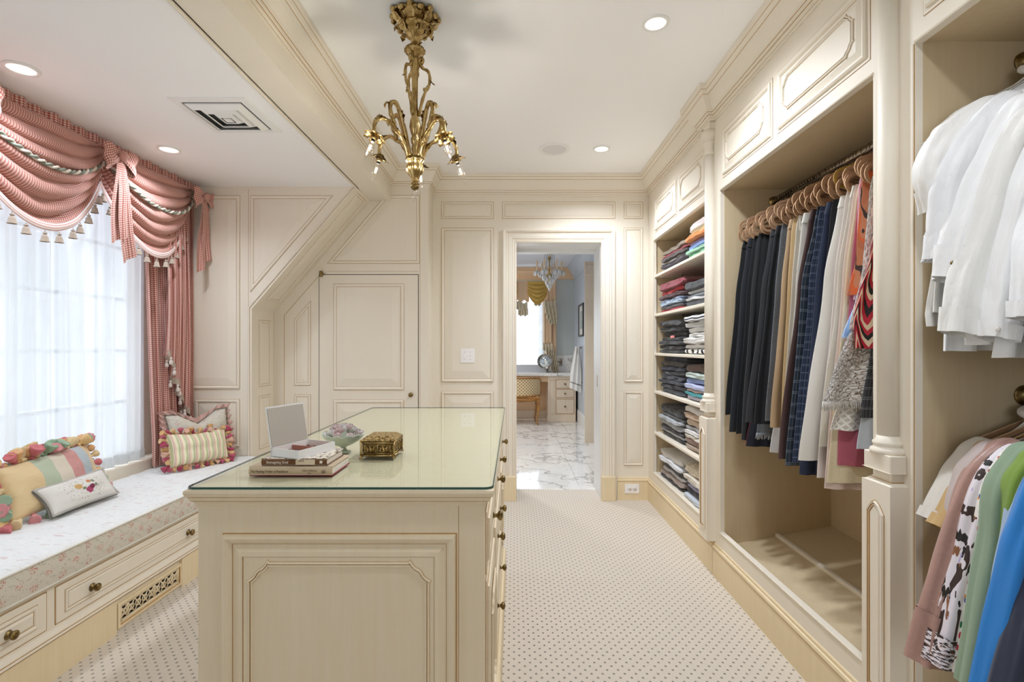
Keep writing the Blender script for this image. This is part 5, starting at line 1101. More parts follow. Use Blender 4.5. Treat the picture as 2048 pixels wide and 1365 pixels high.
for i in range(7):
    a = i*2*pi/7+.2; d = Vector((cos(a), sin(a), 0)); c = Vector((CX, CY, H))
    leaf(mb, c+d*.022+Vector((0, 0, -.092)), (d+Vector((0, 0, .55))), (-d*.2+Vector((0, 0, -1))), .100, .019, -.35)
    pts = [c+d*(.075+.020*cos(t))+Vector((-sin(a), cos(a), 0))*(.014*sin(t*1.0))+Vector((0, 0, -.016+.012*sin(t))) for t in [i2*.5 for i2 in range(12)]]
    mb.tube(pts, [.0075*(1-i2/14) for i2 in range(12)], 7)
    mb.ball(c+d*.096+Vector((0, 0, -.012)), .013, 8, 6)
    s_ = Vector((-sin(a), cos(a), 0)); o_ = c+d*.062+Vector((0, 0, -.050)); q_ = [o_+s_*((.020-.0016*i2)*cos(i2*.62))*1.0+(d*.6+Vector((0, 0, -.8)))*((.020-.0016*i2)*sin(i2*.62)) for i2 in range(11)]; mb.tube(q_, [.006-.0003*i2 for i2 in range(11)], 7)
    a2 = a+pi/7; d2 = Vector((cos(a2), sin(a2), 0)); mb.ball(c+d2*.088+Vector((0, 0, -.018)), .016, 8, 6, sz=.7); leaf(mb, c+d2*.05+Vector((0, 0, -.060)), d2+Vector((0, 0, .3)), -d2*.2+Vector((0, 0, -1)), .055, .014, .6)
mb.build('canopy_scrolls', BR, cano)
zc = lambda y: 1.24+(694-y)*CY/1020
mb = MB(); mb.lathe([(.010, zc(87)), (.014, zc(90)), (.028, zc(94)), (.040, zc(100)), (.041, zc(104)), (.030, zc(109)), (.014, zc(113)), (.012, zc(116))], (CX, CY, 0), 48, flute=16, famp=.09); mb.build('fluted_ball', BR, CH)
mb = MB(); mb.lathe([(.011, zc(75)), (.009, zc(82)), (.011, zc(89))], (CX, CY, 0), 20); 
mb.lathe([(.012, zc(114)), (.017, zc(120)), (.019, zc(130)), (.015, zc(143)), (.017, zc(150)), (.012, zc(158)), (.0115, zc(180)), (.0105, zc(205)), (.012, zc(222)), (.016, zc(226)), (.012, zc(231)), (.018, zc(240)), (.021, zc(254)), (.016, zc(266)), (.011, zc(272)), (.016, zc(278)), (.014, zc(286)), (.010, zc(290)), (.014, zc(297)), (.010, zc(304)), (.013, zc(311)), (.011, zc(318))], (CX, CY, 0), 32, flute=6, famp=.10); mb.build('stem', BR, CH)
mb = MB(); mb.lathe([(.011, zc(322)), (.030, zc(321)), (.037, zc(317)), (.036, zc(323)), (.029, zc(327)), (.033, zc(333)), (.035, zc(339)), (.030, zc(347)), (.019, zc(354)), (.014, zc(360)), (.015, zc(364)), (.010, zc(366))], (CX, CY, 0), 48, flute=8, famp=.07); mb.build('cup', BR, CH)
mb = MB()
for k in range(2):
    for i in range(6):
        a = i*pi/3+k*.5; d = Vector((cos(a), sin(a), 0)); leaf(mb, Vector((CX, CY, zc(363+k*5)))+d*.006, d+Vector((0, 0, -.9)), -d*.5+Vector((0, 0, -.3)), .036-.006*k, .012, .7)
mb.ball((CX, CY, zc(374)), .016, 10, 8); mb.build('finial', BRASSD, CH)
def scroll(mb, c, a, pts, r0, r1, n=8):
    """pts (radius, z px) in the plane at azimuth a; catmull-rom"""
    d = Vector((cos(a), sin(a), 0)); Q = [(r, zc(y)) for r, y in pts]; out = []; S = len(Q)-1
    for i in range(S*6+1):
        u = min(i/6, S-1e-6); k = int(u); f_ = u-k; p = [Q[max(k-1, 0)], Q[k], Q[k+1], Q[min(k+2, S)]]
        r, z = (.5*((2*p[1][j])+(-p[0][j]+p[2][j])*f_+(2*p[0][j]-5*p[1][j]+4*p[2][j]-p[3][j])*f_*f_+(-p[0][j]+3*p[1][j]-3*p[2][j]+p[3][j])*f_**3) for j in (0, 1))
        out.append(Vector((CX, CY, 0))+d*r+Vector((0, 0, z)))
    L = len(out); mb.tube(out, [lerp(r0, r1, i/L)*(1+.10*sin(i*.9)) for i in range(L)], n); return out, d
for a in (pi*.02, pi*.70, pi*1.35):   # upper handles
    mb = MB(); o, d = scroll(mb, 0, a, [(.026, 128), (.034, 121), (.026, 116), (.019, 124), (.032, 136), (.054, 142), (.062, 156), (.057, 172), (.044, 182), (.038, 176)], .0070, .0058)
    o2, d = scroll(mb, 0, a, [(.054, 172), (.038, 190), (.026, 210), (.017, 232)], .0062, .0072)
    leaf(mb, o[36], (d*.2+Vector((0, 0, -1))), d, .034, .008, .5); leaf(mb, o[20], d+Vector((0, 0, .6)), Vector((0, 0, 1)), .022, .007, .8)
    mb.build('upper_scroll', BR, CH)
FIL = NT('bulb_filament'); FIL.p.inputs['Emission Color'].default_value = (1, .62, .25, 1); FIL.p.inputs['Emission Strength'].default_value = 2.0; FIL = FIL.m
n = NT('bulb_glass'); tr = n.n('ShaderNodeBsdfTransparent'); gs = n.n('ShaderNodeBsdfGlossy'); gs.inputs['Roughness'].default_value = .03; lw = n.n('ShaderNodeLayerWeight'); lw.inputs['Blend'].default_value = .35; mx = n.n('ShaderNodeMixShader')
n.l(n.math('MULTIPLY', lw.outputs['Facing'], .55), mx.inputs[0]); n.l(tr.outputs[0], mx.inputs[1]); n.l(gs.outputs[0], mx.inputs[2]); n.l(mx.outputs[0], n.out.inputs[0]); BG = n.m
def socket(parent, p, ax, power=0):
    p = Vector(p); ax = Vector(ax).normalized(); u = ax.orthogonal().normalized(); v = ax.cross(u); mb = MB()
    mb.lathe([(.006, -.012), (.014, -.008), (.017, .004), (.014, .016), (.010, .022)], p, 16, axis=ax)
    for i in range(7):
        a = i*2*pi/7; d = u*cos(a)+v*sin(a); leaf(mb, p+d*.010-ax*.010, ax+d*.7, d, .036, .0125, .55)
    s_ = mb.build('leaf_socket', BRASSD, parent)
    mb = MB(); mb.lathe([(.007, .018), (.0075, .030), (.006, .034)], p, 14, axis=ax); mb.build('lamp_holder', DARK, s_)
    mb = MB(); mb.lathe([(.006, .032), (.011, .042), (.0155, .056), (.0165, .066), (.013, .082), (.007, .100), (.0025, .118), (.0008, .124)], p, 20, axis=ax, cap=False); mb.build('bulb', BG, s_)
    mb = MB()
    for i in range(4):
        a = i*pi/2; q = p+ax*.048+(u*cos(a)+v*sin(a))*.004; mb.tube([q, q+ax*.026], .0011, 5)
    mb.build('filament', FIL, s_)
    l = bpy.data.lights.new('bulb_light', 'POINT'); l.energy = BULB_W; l.color = (1, .93, .82); l.shadow_soft_size = .004
    o = bpy.data.objects.new('bulb_light', l); C.objects.link(o); o.parent = s_; o.location = p+ax*.06-WL[s_.name]
BULB_W = 1.3
for k, a in enumerate((pi*1.26, pi*.85, pi*1.76, pi*.18, pi*.52)):
    arm = None; mb = MB()
    o, d = scroll(mb, 0, a, [(.026, 317), (.042, 285), (.062, 255), (.078, 232), (.098, 221), (.118, 228), (.116, 246), (.100, 262), (.102, 274)], .0100, .0085)
    o2, d = scroll(mb, 0, a, [(.030, 317), (.048, 296), (.072, 280), (.098, 272), (.128, 262), (.160, 262), (.185, 272), (.192, 288), (.186, 296)], .0092, .0074)
    leaf(mb, o[12], d*-.2+Vector((0, 0, 1)), d, .062, .015, .5); leaf(mb, o[30], d+Vector((0, 0, .3)), Vector((0, 0, -1)), .045, .011, .8)
    leaf(mb, o2[14], d*.4+Vector((0, 0, 1)), d, .032, .008, .7); leaf(mb, o2[26], d+Vector((0, 0, .4)), Vector((0, 0, -1)), .080, .016, .75)
    leaf(mb, o2[6], d+Vector((0, 0, .2)), Vector((0, 0, 1)), .030, .009, .9); leaf(mb, o[4], d*.3+Vector((0, 0, 1)), d, .048, .014, .6)
    arm = mb.build('arm', BR, CH); e = o2[-1]; socket(arm, e+Vector((0, 0, -.004)), d*.45+Vector((0, 0, -1)))
# finial bulb
p = Vector((CX, CY, zc(378))); mb = MB(); mb.lathe([(.006, .0), (.010, .010), (.013, .022), (.009, .036), (.003, .052), (.0008, .058)], p, 16, axis=(-.1, 0, -1), cap=False); mb.build('bulb', BG, CH)
# ================= ON THE ISLAND =================
ZG = .9099
def lettering(txt, p, size, mat, parent, rx=pi/2, rz=0, sx=1, name='lettering', shear=0):
    c = bpy.data.curves.new(name, 'FONT'); c.body = txt; c.size = size; c.extrude = .00015; c.align_x = 'LEFT'; c.shear = shear; c.materials.append(mat)
    tmp = bpy.data.objects.new('text', c); C.objects.link(tmp); bpy.context.view_layer.update()
    me = bpy.data.meshes.new_from_object(tmp.evaluated_get(bpy.context.evaluated_depsgraph_get())); bpy.data.objects.remove(tmp)
    o = bpy.data.objects.new(name, me); C.objects.link(o); o.parent = parent; o.location = Vector(p)-WL[parent.name]; o.rotation_euler = (rx, 0, rz); o.scale = (sx, 1, 1); WL[o.name] = WL[parent.name]; return o
PAGE = stripes('page_edges', ('#EDE6DA', '#D4CBBC'), 1, 0); 
n = NT('page_block'); s_ = n.sep(n.coords('Object')); n.col(n.mix(n.math('GREATER_THAN', n.math('FRACT', n.math('MULTIPLY', s_[2], 900)), .5), '#EFE9DE', '#DAD2C4')); PAGE = n.m
def book(label, x0, x1, y0, y1, z0, z1, cm, spine, edge=None, yaw=0):
    t = thing('book', label, 'book', ((x0+x1)/2, (y0+y1)/2, z0), 'books on the island')
    edge = edge or cm
    mb = MB(); mb.box(x0, y0+.004, z1-.0022, x1, y1, z1, 0, .0006); mb.build('cover', cm, t)
    mb = MB(); mb.box(x0, y0+.004, z0, x1, y1, z0+.0022, 0, .0006); mb.build('cover', edge, t)
    mb = MB(); h = (z1-z0)/2; zc_ = (z0+z1)/2
    mb.grid(lambda a, b: (lerp(x0, x1, a), y0+.006-.005*sin(pi*b), lerp(z0, z1, b)), 1, 8); mb.build('spine', spine, t)
    mb = MB(); mb.box(x0+.003, y0+.004, z0+.0022, x1-.0035, y1-.003, z1-.0022); mb.build('pages', PAGE, t)
    return t
BEIGE = fab('#D9C2A2'); BRN = fab('#7A5230'); INK = flat('ink_brown', '#5A4430', .6); WINK = flat('ink_white', '#EFE6D8', .6); REDC = fab('#8E1F28')
b1 = book('thick beige hardback with dark red inner cover, lowest of the pile on the glass', -.676, -.463, 1.298, 1.440, ZG+.0002, ZG+.0245, BEIGE, BEIGE, REDC)
lettering('The Healing Power of Resilience', (-.672, 1.2975, ZG+.0095), .0092, INK, b1, sx=.80, shear=.3); lettering('TARA NARULA,', (-.5405, 1.2975, ZG+.0125), .0062, INK, b1, sx=.95); lettering('MD', (-.525, 1.2975, ZG+.0055), .0055, INK, b1)
mb = MB()
for dx in (0, .004): mb.tube([(-.487+dx+.0035*cos(t), 1.2972, ZG+.0115+.0035*sin(t)) for t in [i*pi/6 for i in range(12)]], .0005, 4, closed=True)
mb.build('publisher_mark', INK, b1)
n = NT('brown_cover_pattern'); v = n.coords('Object'); n.col(n.mix(n.math('GREATER_THAN', n.noise(v, 130, 3), .55), '#E9E0D2', '#6A5A4C')); PATC = n.m
b2 = book('brown-spined book under the open box, second of the pile', -.646, -.478, 1.302, 1.432, ZG+.025, ZG+.0445, PATC, BRN, BRN)
lettering('Reimagining Grief', (-.632, 1.3015, ZG+.0318), .0095, WINK, b2, sx=.82)
mb = MB(); mb.box(-.557, 1.3005, ZG+.029, -.508, 1.3015, ZG+.042); mb.build('author_block', flat('cream_label', '#DCCBB0', .6), b2)
lettering('KATE', (-.549, 1.3003, ZG+.0365), .0055, INK, b2); mb = MB(); mb.box(-.496, 1.3008, ZG+.032, -.489, 1.3015, ZG+.039, 0, .001); mb.build('publisher_mark', WINK, b2)
# open keepsake box
F = Vector((-.545, 1.288, ZG+.0448)); A = Vector((.045, .128, 0)); Bv = Vector((-.086, .037, 0)); up = Vector((0, 0, 1))
BXW = flat('box_white', '#E9E8E6', .5); BXG = flat('box_grey_lining', '#B9B2A6', .6); BXP = fab('#C08876')
K = thing('keepsake_box', 'open white keepsake box with pink compartments on top of the books', 'box', tuple(F+(A+Bv)/2))
def slab(mb, o, a, b, c): v = [o, o+a, o+a+b, o+b]; v += [p+c for p in v]; mb.add(v, [(0, 3, 2, 1), (4, 5, 6, 7), (0, 1, 5, 4), (1, 2, 6, 5), (2, 3, 7, 6), (3, 0, 4, 7)])
a_, b_ = A.normalized(), Bv.normalized(); t_ = .003; hh = .022
mb = MB(); slab(mb, F, A, Bv, up*.002); slab(mb, F-b_*.002-a_*.002, A+a_*.004, b_*t_, up*hh); slab(mb, F+Bv-b_*t_, A, b_*t_, up*hh); slab(mb, F, a_*t_, Bv, up*hh); slab(mb, F+A-a_*t_, a_*t_, Bv, up*hh); mb.build('tray', BXW, K)
mb = MB(); slab(mb, F+a_*t_+b_*t_+up*.002, A-a_*2*t_, Bv-b_*2*t_, up*.004); slab(mb, F+A*.52+b_*t_+up*.002, a_*.0025, Bv-b_*2*t_, up*.016); mb.build('pink_lining', BXP, K)
mb = MB(); R = random.Random(5)
for q in (.25, .72):
    for i in range(9): p = F+A*(q+R.uniform(-.12, .12))+Bv*R.uniform(.25, .7)+up*.010; mb.tube([p, p+Vector((R.uniform(-.01, .01), R.uniform(-.01, .01), .003))], .0016, 5)
mb.build('trinkets', fab('#7A4A42'), K)
mb = MB(); slab(mb, F+Bv+up*.0, A, b_*.002, up*hh); tilt = b_*.020+up*.104; slab(mb, F+Bv+up*hh, A, b_*.0025, tilt); mb.build('lid', BXW, K)
mb = MB(); slab(mb, F+Bv+up*(hh+.002)-b_*.0006+a_*.003, A-a_*.006, -b_*.0006, tilt*.95); mb.build('lid_lining', BXG, K)
# brass casket
n = NT('relief_brass'); v = n.coords('Object'); f_ = n.noise(v, 140, 5, .7); d = n.vor(v, 110); n.col(n.ramp(f_, [(.40, '#54401F'), (.56, '#BFA26A')])); n.set(Metallic=.9, Roughness=.38); n.bump(n.math('ADD', f_, d), 1, .006); REL = n.m
X0, X1, Y0, Y1 = -.452, -.354, 1.505, 1.61; KB = thing('casket', 'antique brass relief casket on little feet on the glass top', 'box', ((X0+X1)/2, (Y0+Y1)/2, ZG))
mb = MB(); mb.box(X0+.003, Y0+.003, ZG+.008, X1-.003, Y1-.003, ZG+.050, 0, .001); mb.build('body', REL, KB)
mb = MB()
for z, g in ((ZG+.008, .002), (ZG+.046, .001)):
    for (xa, ya, xb, yb) in ((X0, Y0, X1, Y0), (X0, Y1, X1, Y1), (X0, Y0, X0, Y1), (X1, Y0, X1, Y1)): mb.tube([(xa, ya, z), (xb, yb, z)], .0028, 6)
for x in (X0, X1):
    for y in (Y0, Y1): mb.tube([(x, y, ZG+.006), (x, y, ZG+.050)], .0032, 8)
for x in (X0+.012, (X0+X1)/2, X1-.012): mb.tube([(x, Y0+.001, ZG+.014), (x, Y0+.001, ZG+.040)], .0014, 5)
for y in (Y0+.014, Y0+.04, Y0+.066, Y1-.014): mb.tube([(X1-.001, y, ZG+.014), (X1-.001, y, ZG+.040)], .0014, 5)
for z in (ZG+.014, ZG+.040): mb.tube([(X0+.01, Y0+.001, z), (X1-.01, Y0+.001, z)], .0014, 5); mb.tube([(X1-.001, Y0+.01, z), (X1-.001, Y1-.01, z)], .0014, 5)
mb.build('frame', BR, KB)
for k, x in enumerate((X0+.030, X1-.030)):   # little relief figures
    mb = MB(); y = Y0+.002
    mb.ball((x-.004, y, ZG+.035), .0032, 8, 6); mb.tube([(x-.004, y, ZG+.033), (x, y, ZG+.024), (x-.002, y, ZG+.016)], [.003, .0042, .003], 7); mb.tube([(x-.002, y, ZG+.030), (x+.009, y, ZG+.026)], .0018, 6); mb.tube([(x+.006, y, ZG+.016), (x+.008, y, ZG+.034), (x+.012, y, ZG+.036)], [.003, .0025, .001], 6); mb.tube([(x-.012, y, ZG+.016), (x-.010, y, ZG+.030)], .002, 6); mb.build('relief_figure', BR, KB)
mb = MB(); mb.box(X0-.003, Y0-.003, ZG+.050, X1+.003, Y1+.003, ZG+.054, 0, .001); mb.add([(X0, Y0, ZG+.054), (X1, Y0, ZG+.054), (X1, Y1, ZG+.054), (X0, Y1, ZG+.054), (X0+.014, Y0+.014, ZG+.064), (X1-.014, Y0+.014, ZG+.064), (X1-.014, Y1-.014, ZG+.064), (X0+.014, Y1-.014, ZG+.064)], [(0, 1, 5, 4), (1, 2, 6, 5), (2, 3, 7, 6), (3, 0, 4, 7), (4, 5, 6, 7)]); mb.build('lid', REL, KB)
for x, y in ((X0, Y0), (X1, Y0), (X0, Y1), (X1, Y1)):
    mb = MB(); mb.lathe([(.003, .0001), (.006, .001), (.005, .004), (.003, .007), (.004, .009)], (x, y, ZG), 10); mb.build('foot', BR, KB)
# bowl with petals
BX, BY = -.535, 1.60
BO = thing('footed_bowl', 'pale green scalloped footed bowl behind the books', 'bowl', (BX, BY, ZG))
PORC = flat('pale_green_porcelain', '#C9D2C0', .15); n = NT('silver_rim'); n.col('#D8DCE2'); n.set(Metallic=.8, Roughness=.15)
mb = MB(); prof = [(.022, .0002), (.023, .003), (.012, .006), (.007, .012), (.010, .017), (.028, .024), (.046, .034), (.058, .046), (.065, .058), (.062, .0585), (.055, .048), (.040, .036), (.02, .028), (.001, .026)]
def bw(a, b):
    u = b*(len(prof)-1); i = min(int(u), len(prof)-2); g = u-i; r = lerp(prof[i][0], prof[i+1][0], g); z = lerp(prof[i][1], prof[i+1][1], g); k = max(0, (z-.03)/.028); t = a*2*pi
    return (BX+r*cos(t)*(1+.03*k*cos(12*t)), BY+r*sin(t)*(1+.03*k*cos(12*t)), ZG+z+.0025*k*cos(12*t))
mb.grid(bw, 72, 26, closeu=True); mb.build('bowl', PORC, BO)
PET = [fab(c) for c in ('#F8F4F0', '#F5E2E0', '#FAF6F2', '#F2D8D8')]; R = random.Random(9)
for i in range(32):
    rr = .048*sqrt(R.random()); an = R.random()*2*pi; c = Vector((BX+rr*cos(an), BY+rr*sin(an), ZG+.050+.020*(1-(rr/.044)**2)+R.uniform(-.002, .003))); mb = MB()
    for k in range(4):
        a = k*pi/2+R.random(); d = Vector((cos(a), sin(a), .5)); leaf(mb, c, d, Vector((0, 0, 1)), .019, .011, .8, segs=3)
    tag(mb.build('dried_flower', PET[i % 4]), 'small white or pink dried flower heaped in the footed bowl', 'flower', 'dried flowers in the bowl')
# ================= BATHROOM BEYOND THE DOOR =================
YW = 8.95; XWR = 1.06
BLUE = paint('pale_blue_wall', '#CBD1CF', '#C6CDCB', .6); BLUE2 = paint('blue_side_wall', '#CBD2DA', '#C7CED7', .6); PEACH = paint('peach_trim', '#E3C4A0', '#DDBB95'); VAN = paint('vanity_paint', '#E6D6C2', '#E0CFB9')
n = NT('white_marble'); v = n.coords('Object'); w1 = n.noise(v, 1.3, 5, .6); dd = n.math('ABSOLUTE', n.math('SUBTRACT', w1, .5)); w2 = n.noise(n.coords('Object', (1, 1, 1), (0, 0, .8)), 1.9, 5, .65); d3 = n.math('ABSOLUTE', n.math('SUBTRACT', w2, .52))
c = n.mix(n.ramp(dd, [(0, (1, 1, 1, 1)), (.006, (.45, .45, .45, 1)), (.02, (0, 0, 0, 1))]), '#EFEDEA', '#A5A29E'); c = n.mix(n.math('MULTIPLY', n.ramp(d3, [(0, (1, 1, 1, 1)), (.005, (.3, .3, .3, 1)), (.010, (0, 0, 0, 1))]), .5), c, '#A89F94'); n.col(c); n.set(Roughness=.07); MARB = n.m
r = struct('floor_bathroom', (0, 6.5, 0)); mb = MB(); mb.box(-1.6, 4.47, -.1, 1.8, 9.1, -.006); mb.build('screed', flat('grout', '#8F8C88', .8), r)
mb = MB(); mb.box(-.0, 4.42, -.1, .72, 4.55, .006, 0, .004); mb.build('marble_threshold', MARB, r)
xs = [-1.6, -1.22, -.62, -.02, .58, .78, 1.08]; y = 4.553; first = None; row = 0
while y < 9.0:
    for xa, xb in zip(xs[:-1], xs[1:]):
        mb = MB(); mb.box(xa+.0012, y+.0012, -.006, xb-.0012, min(y+.6, 9.05)-.0012, 0, 0, .0008); mb.build('tile', MARB, r)
    y += .6
wall('wall_bathroom_back', [(-1.6, YW, 0, -.42, YW+.12, H), (.50, YW, 0, 1.2, YW+.12, H), (-.42, YW, 0, .50, YW+.12, .86), (-.42, YW, 2.25, .50, YW+.12, H)], BLUE)
wall('wall_bathroom_right', [(XWR, 4.47, 0, XWR+.12, YW, H)], BLUE2); wall('wall_bathroom_left', [(-1.7, 4.47, 0, -1.6, YW+.1, H)], BLUE2)
mb = MB(); mb.box(-1.7, 4.49, H, 1.2, YW+.12, H+.1); tag(mb.build('ceiling', flat('bath_ceiling', '#DDDDE2', .7)), kind='structure')
cr = [(0, H-.20, 0), (.012, H-.20, 0), (.014, H-.185, 0), (.022, H-.18, 0), (.03, H-.15, 0), (.05, H-.11, 0), (.08, H-.07, 0), (.10, H-.06, 0), (.105, H-.03, 0), (.14, H-.02, 0), (.14, H+.01, 0)]
fzz = Fr((0, 0, 0), (1, 0, 0), (0, 1, 0), (0, 0, 1))
mb = MB(); sweep(mb, fzz, [(XWR, YW), (-1.6, YW)], cr); tag(mb.build('trim_3', PEACH), kind='structure')
mb = MB(); sweep(mb, fzz, [(XWR, 4.5), (XWR, YW)], cr); tag(mb.build('trim_4', BLUE2), kind='structure')
mb = MB(); sweep(mb, fzz, [(XWR, 6.7), (XWR, YW)], [(0, 0, 0), (.016, 0, 0), (.016, .17, 0), (.010, .19, 0), (0, .20, 0)]); tag(mb.build('baseboard_right', WTRIM), kind='structure')
# projecting cased opening on the right
D3 = struct('door_3', (1.0, 6.6, 0)); mb = MB(); mb.box(.93, 6.6, 0, XWR-.001, 6.68, 2.18); mb.build('jamb', VAN, D3)
mb = MB(); mb.box(.914, 6.575, 0, XWR-.001, 6.6, 2.22); mb.box(.905, 6.56, 2.16, XWR-.001, 6.6, 2.30, 0, .01); mb.box(.914, 6.57, 2.30, XWR-.001, 6.68, 2.34); mb.build('casing', WTRIM if False else VAN, D3)
# window
W2 = struct('window_2', (.04, YW, .86)); mb = MB(); mb.box(-.42, YW+.02, .86, .50, YW+.08, .92); mb.box(-.42, YW+.02, 2.2, .50, YW+.08, 2.25)
for x in (-.42, .01, .45): mb.box(x, YW+.022, .88, x+.05, YW+.078, 2.23)
mb.build('window_frame', WTRIM, W2); mb = MB()
for i in range(1, 5): z = .92+1.28*i/5; mb.box(-.4, YW+.035, z-.01, .48, YW+.06, z+.01)
for x in (-.19, .26): mb.box(x, YW+.035, .9, x+.02, YW+.06, 2.2)
mb.build('muntin', WTRIM, W2); mb = MB(); mb.box(-.38, YW+.045, .9, .46, YW+.049, 2.2); mb.build('pane', PANE, W2)
mb = MB(); mb.box(-.6, YW-.10, .80, .56, YW, .93, 0, .004); tag(mb.build('window_sill', flat('grey_marble_sill', '#BFC0C6', .2)), kind='structure')
t = thing('sheer_curtain', 'white lace sheer over the bathroom window', 'curtain', (.04, YW-.05, .94)); mb = MB(); mb.grid(lambda a, b: (lerp(-.5, .50, a), YW-.05+.014*sin(a*70)+.006*sin(a*31), lerp(2.2, .935, b)), 150, 4, uvf=lambda a, b: (a, b)); mb.build('voile', SHEER, t)
# bathroom drapery
BEI = fabric('beige_silk', '#E6C8A8', '#DBB994', 200, .5); GOLD = fabric('gold_silk', '#DDB860', '#CBA54C', 200, .35); FRN = knit('ruffle_fringe', '#F2E8D2', '#D8C49A', 60, .7)
BVL = thing('bathroom_valance', 'gold swag with beige pleated tails over the bathroom window', 'valance', (.3, YW-.1, 2.4))
def pxb(x, y, Y=8.78): p = P(x, y, Y); return p.x, p.z
def panelcloth(name, parent, x0, x1, yt, yb, mat, Y=8.78, n_=4, slant=0, amp=.02, bot=None):
    a0 = pxb(x0, yt, Y); a1 = pxb(x1, yb, Y); mb = MB()
    mb.grid(lambda a, b: (lerp(a0[0], a1[0], a), Y-amp*abs(sin(a*pi*n_))-.01*sin(a*9), lerp(a0[1], a1[1]+slant*a+(.02*sin(a*pi*n_*2)), b)), 60, 20, uvf=lambda a, b: (a, b)); return mb.build(name, mat, parent)
def swagc(parent, x0, x1, yt, ye, ym, mat, Y=8.74):
    L_ = pxb(x0, yt, Y); E = pxb(x1, ye, Y); M_ = pxb(x0, ym, Y); mb = MB()
    def f(a, b):
        c = 4*a*(1-a); return (lerp(L_[0], E[0], a), Y-.05*c-.035*abs(sin(b*pi*5.5))**.7*(.3+c), lerp(lerp(L_[1], E[1], b), lerp(L_[1], M_[1], b), c)-(.0))
    mb.grid(f, 30, 60, uvf=lambda a, b: (a, b)); return mb.build('swag', mat, parent)
panelcloth('pleated_tail', BVL, 1020, 1058, 562, 603, BEI, n_=3); panelcloth('pleated_tail', BVL, 1091, 1113, 562, 603, BEI, n_=3)
swagc(BVL, 1056, 1094, 563, 590, 610, GOLD); swagc(BVL, 985, 1034, 563, 590, 610, GOLD)
def ruf(parent, cx, y, w_, Y=8.70, hgt=.12):
    a = pxb(cx-w_/2, y, Y); b_ = pxb(cx+w_/2, y, Y); mb = MB()
    mb.grid(lambda a_, b: (lerp(a[0], b_[0], a_), Y-.025*sin(a_*pi*7)*(.4+b)-.02*b, a[1]-hgt*b+.012*sin(a_*pi*5)), 50, 5); mb.build('ruffle', FRN, parent)
for cx, y, w_ in ((1030, 602, 22), (1043, 606, 24), (1046, 618, 20), (1100, 602, 24), (1102, 614, 24), (1104, 625, 22), (1106, 635, 18)): ruf(BVL, cx, y, w_)
ruf(BVL, 1075, 606, 14, hgt=.05)
BDR = thing('bathroom_drape', 'beige silk drape with ruffled edge beside the bathroom window', 'curtain', (.6, 8.8, .9))
panelcloth('pleated_panel', BDR, 1090, 1113, 600, 735, BEI, Y=8.84, n_=5); panelcloth('leading_edge', BDR, 1086, 1104, 600, 688, BEI, Y=8.80, n_=3)
for cx, y, w_ in ((1095, 688, 20), (1100, 698, 16), (1104, 708, 14), (1107, 718, 14), (1109, 728, 16), (1111, 738, 14)): ruf(BDR, cx, y, w_, Y=8.74)
# vanity
V = thing('vanity', 'pale cream dressing vanity with three drawers and a kneehole under the bathroom window', 'vanity', (.2, 8.6, 0)); Yv = 8.40
def pv(x, y, Y=Yv): p = P(x, y, Y); return p.x, p.z
xa, xb = pv(1096, 0)[0], pv(1152, 0)[0]-.005
mb = MB(); mb.box(xa, Yv, 0, xb, YW-.002, .755); mb.build('drawer_pedestal', VAN, V)
mb = MB(); mb.box(-.8, Yv+.02, .66, xa, YW-.002, .755); mb.box(-.8, YW-.10, 0, xa, YW-.002, .66); mb.build('kneehole_frame', PEACH, V)
mb = MB(); mb.box(-.8, YW-.12, 0, xa, YW-.098, .14, 0, .004); mb.box(xa-.012, Yv-.015, 0, xb, Yv+.02, .115, 0, .006); mb.build('plinth', VAN, V)
mb = MB(); x0, x1 = pv(1099, 0)[0], pv(1110, 0)[0]; mb.box(x0, Yv-.012, .0, x1, Yv, .12, 0, .004); sweep(mb, FB(Yv), rect(x0, .12, x1, .70), [(0, 0, 0), (0, .008, 0), (.012, .010, 0), (.016, .004, 0), (.03, .006, 0)], closed=True, fill=True); mb.box(x0-.004, Yv-.016, .70, x1+.004, Yv, .735, 0, .004); mb.build('pilaster', VAN, V)
for y0, y1 in ((760.5, 776.5), (780, 795.5), (799.5, 827.5)):
    a = pv(1112.5, y1); b = pv(1147.5, y0); mb = MB(); mb.box(a[0], Yv-.010, a[1], b[0], Yv+.002, b[1], 0, .003); seam(mb, FB(Yv), [(a[0]-.004, a[1]-.004), (b[0]+.004, a[1]-.004), (b[0]+.004, b[1]+.004), (a[0]-.004, b[1]+.004), (a[0]-.004, a[1]-.004)], .004, 1); d = mb.build('drawer', [VAN, GLAZE], V); knob(d, ((a[0]+b[0])/2, Yv-.010, (a[1]+b[1])/2), (0, -1, 0), .015)
mb = MB(); mb.box(-.85, Yv-.03, .755, XWR-.001, YW-.002, .805, 0, .006); tag(mb.build('countertop', MARB), 'white marble countertop along the bathroom window wall', 'countertop')
mb = MB(); mb.box(.60, YW-.022, .806, XWR-.001, YW-.001, 1.09, 0, .002); tag(mb.build('backsplash', MARB), 'veined marble backsplash right of the bathroom drape', 'backsplash')
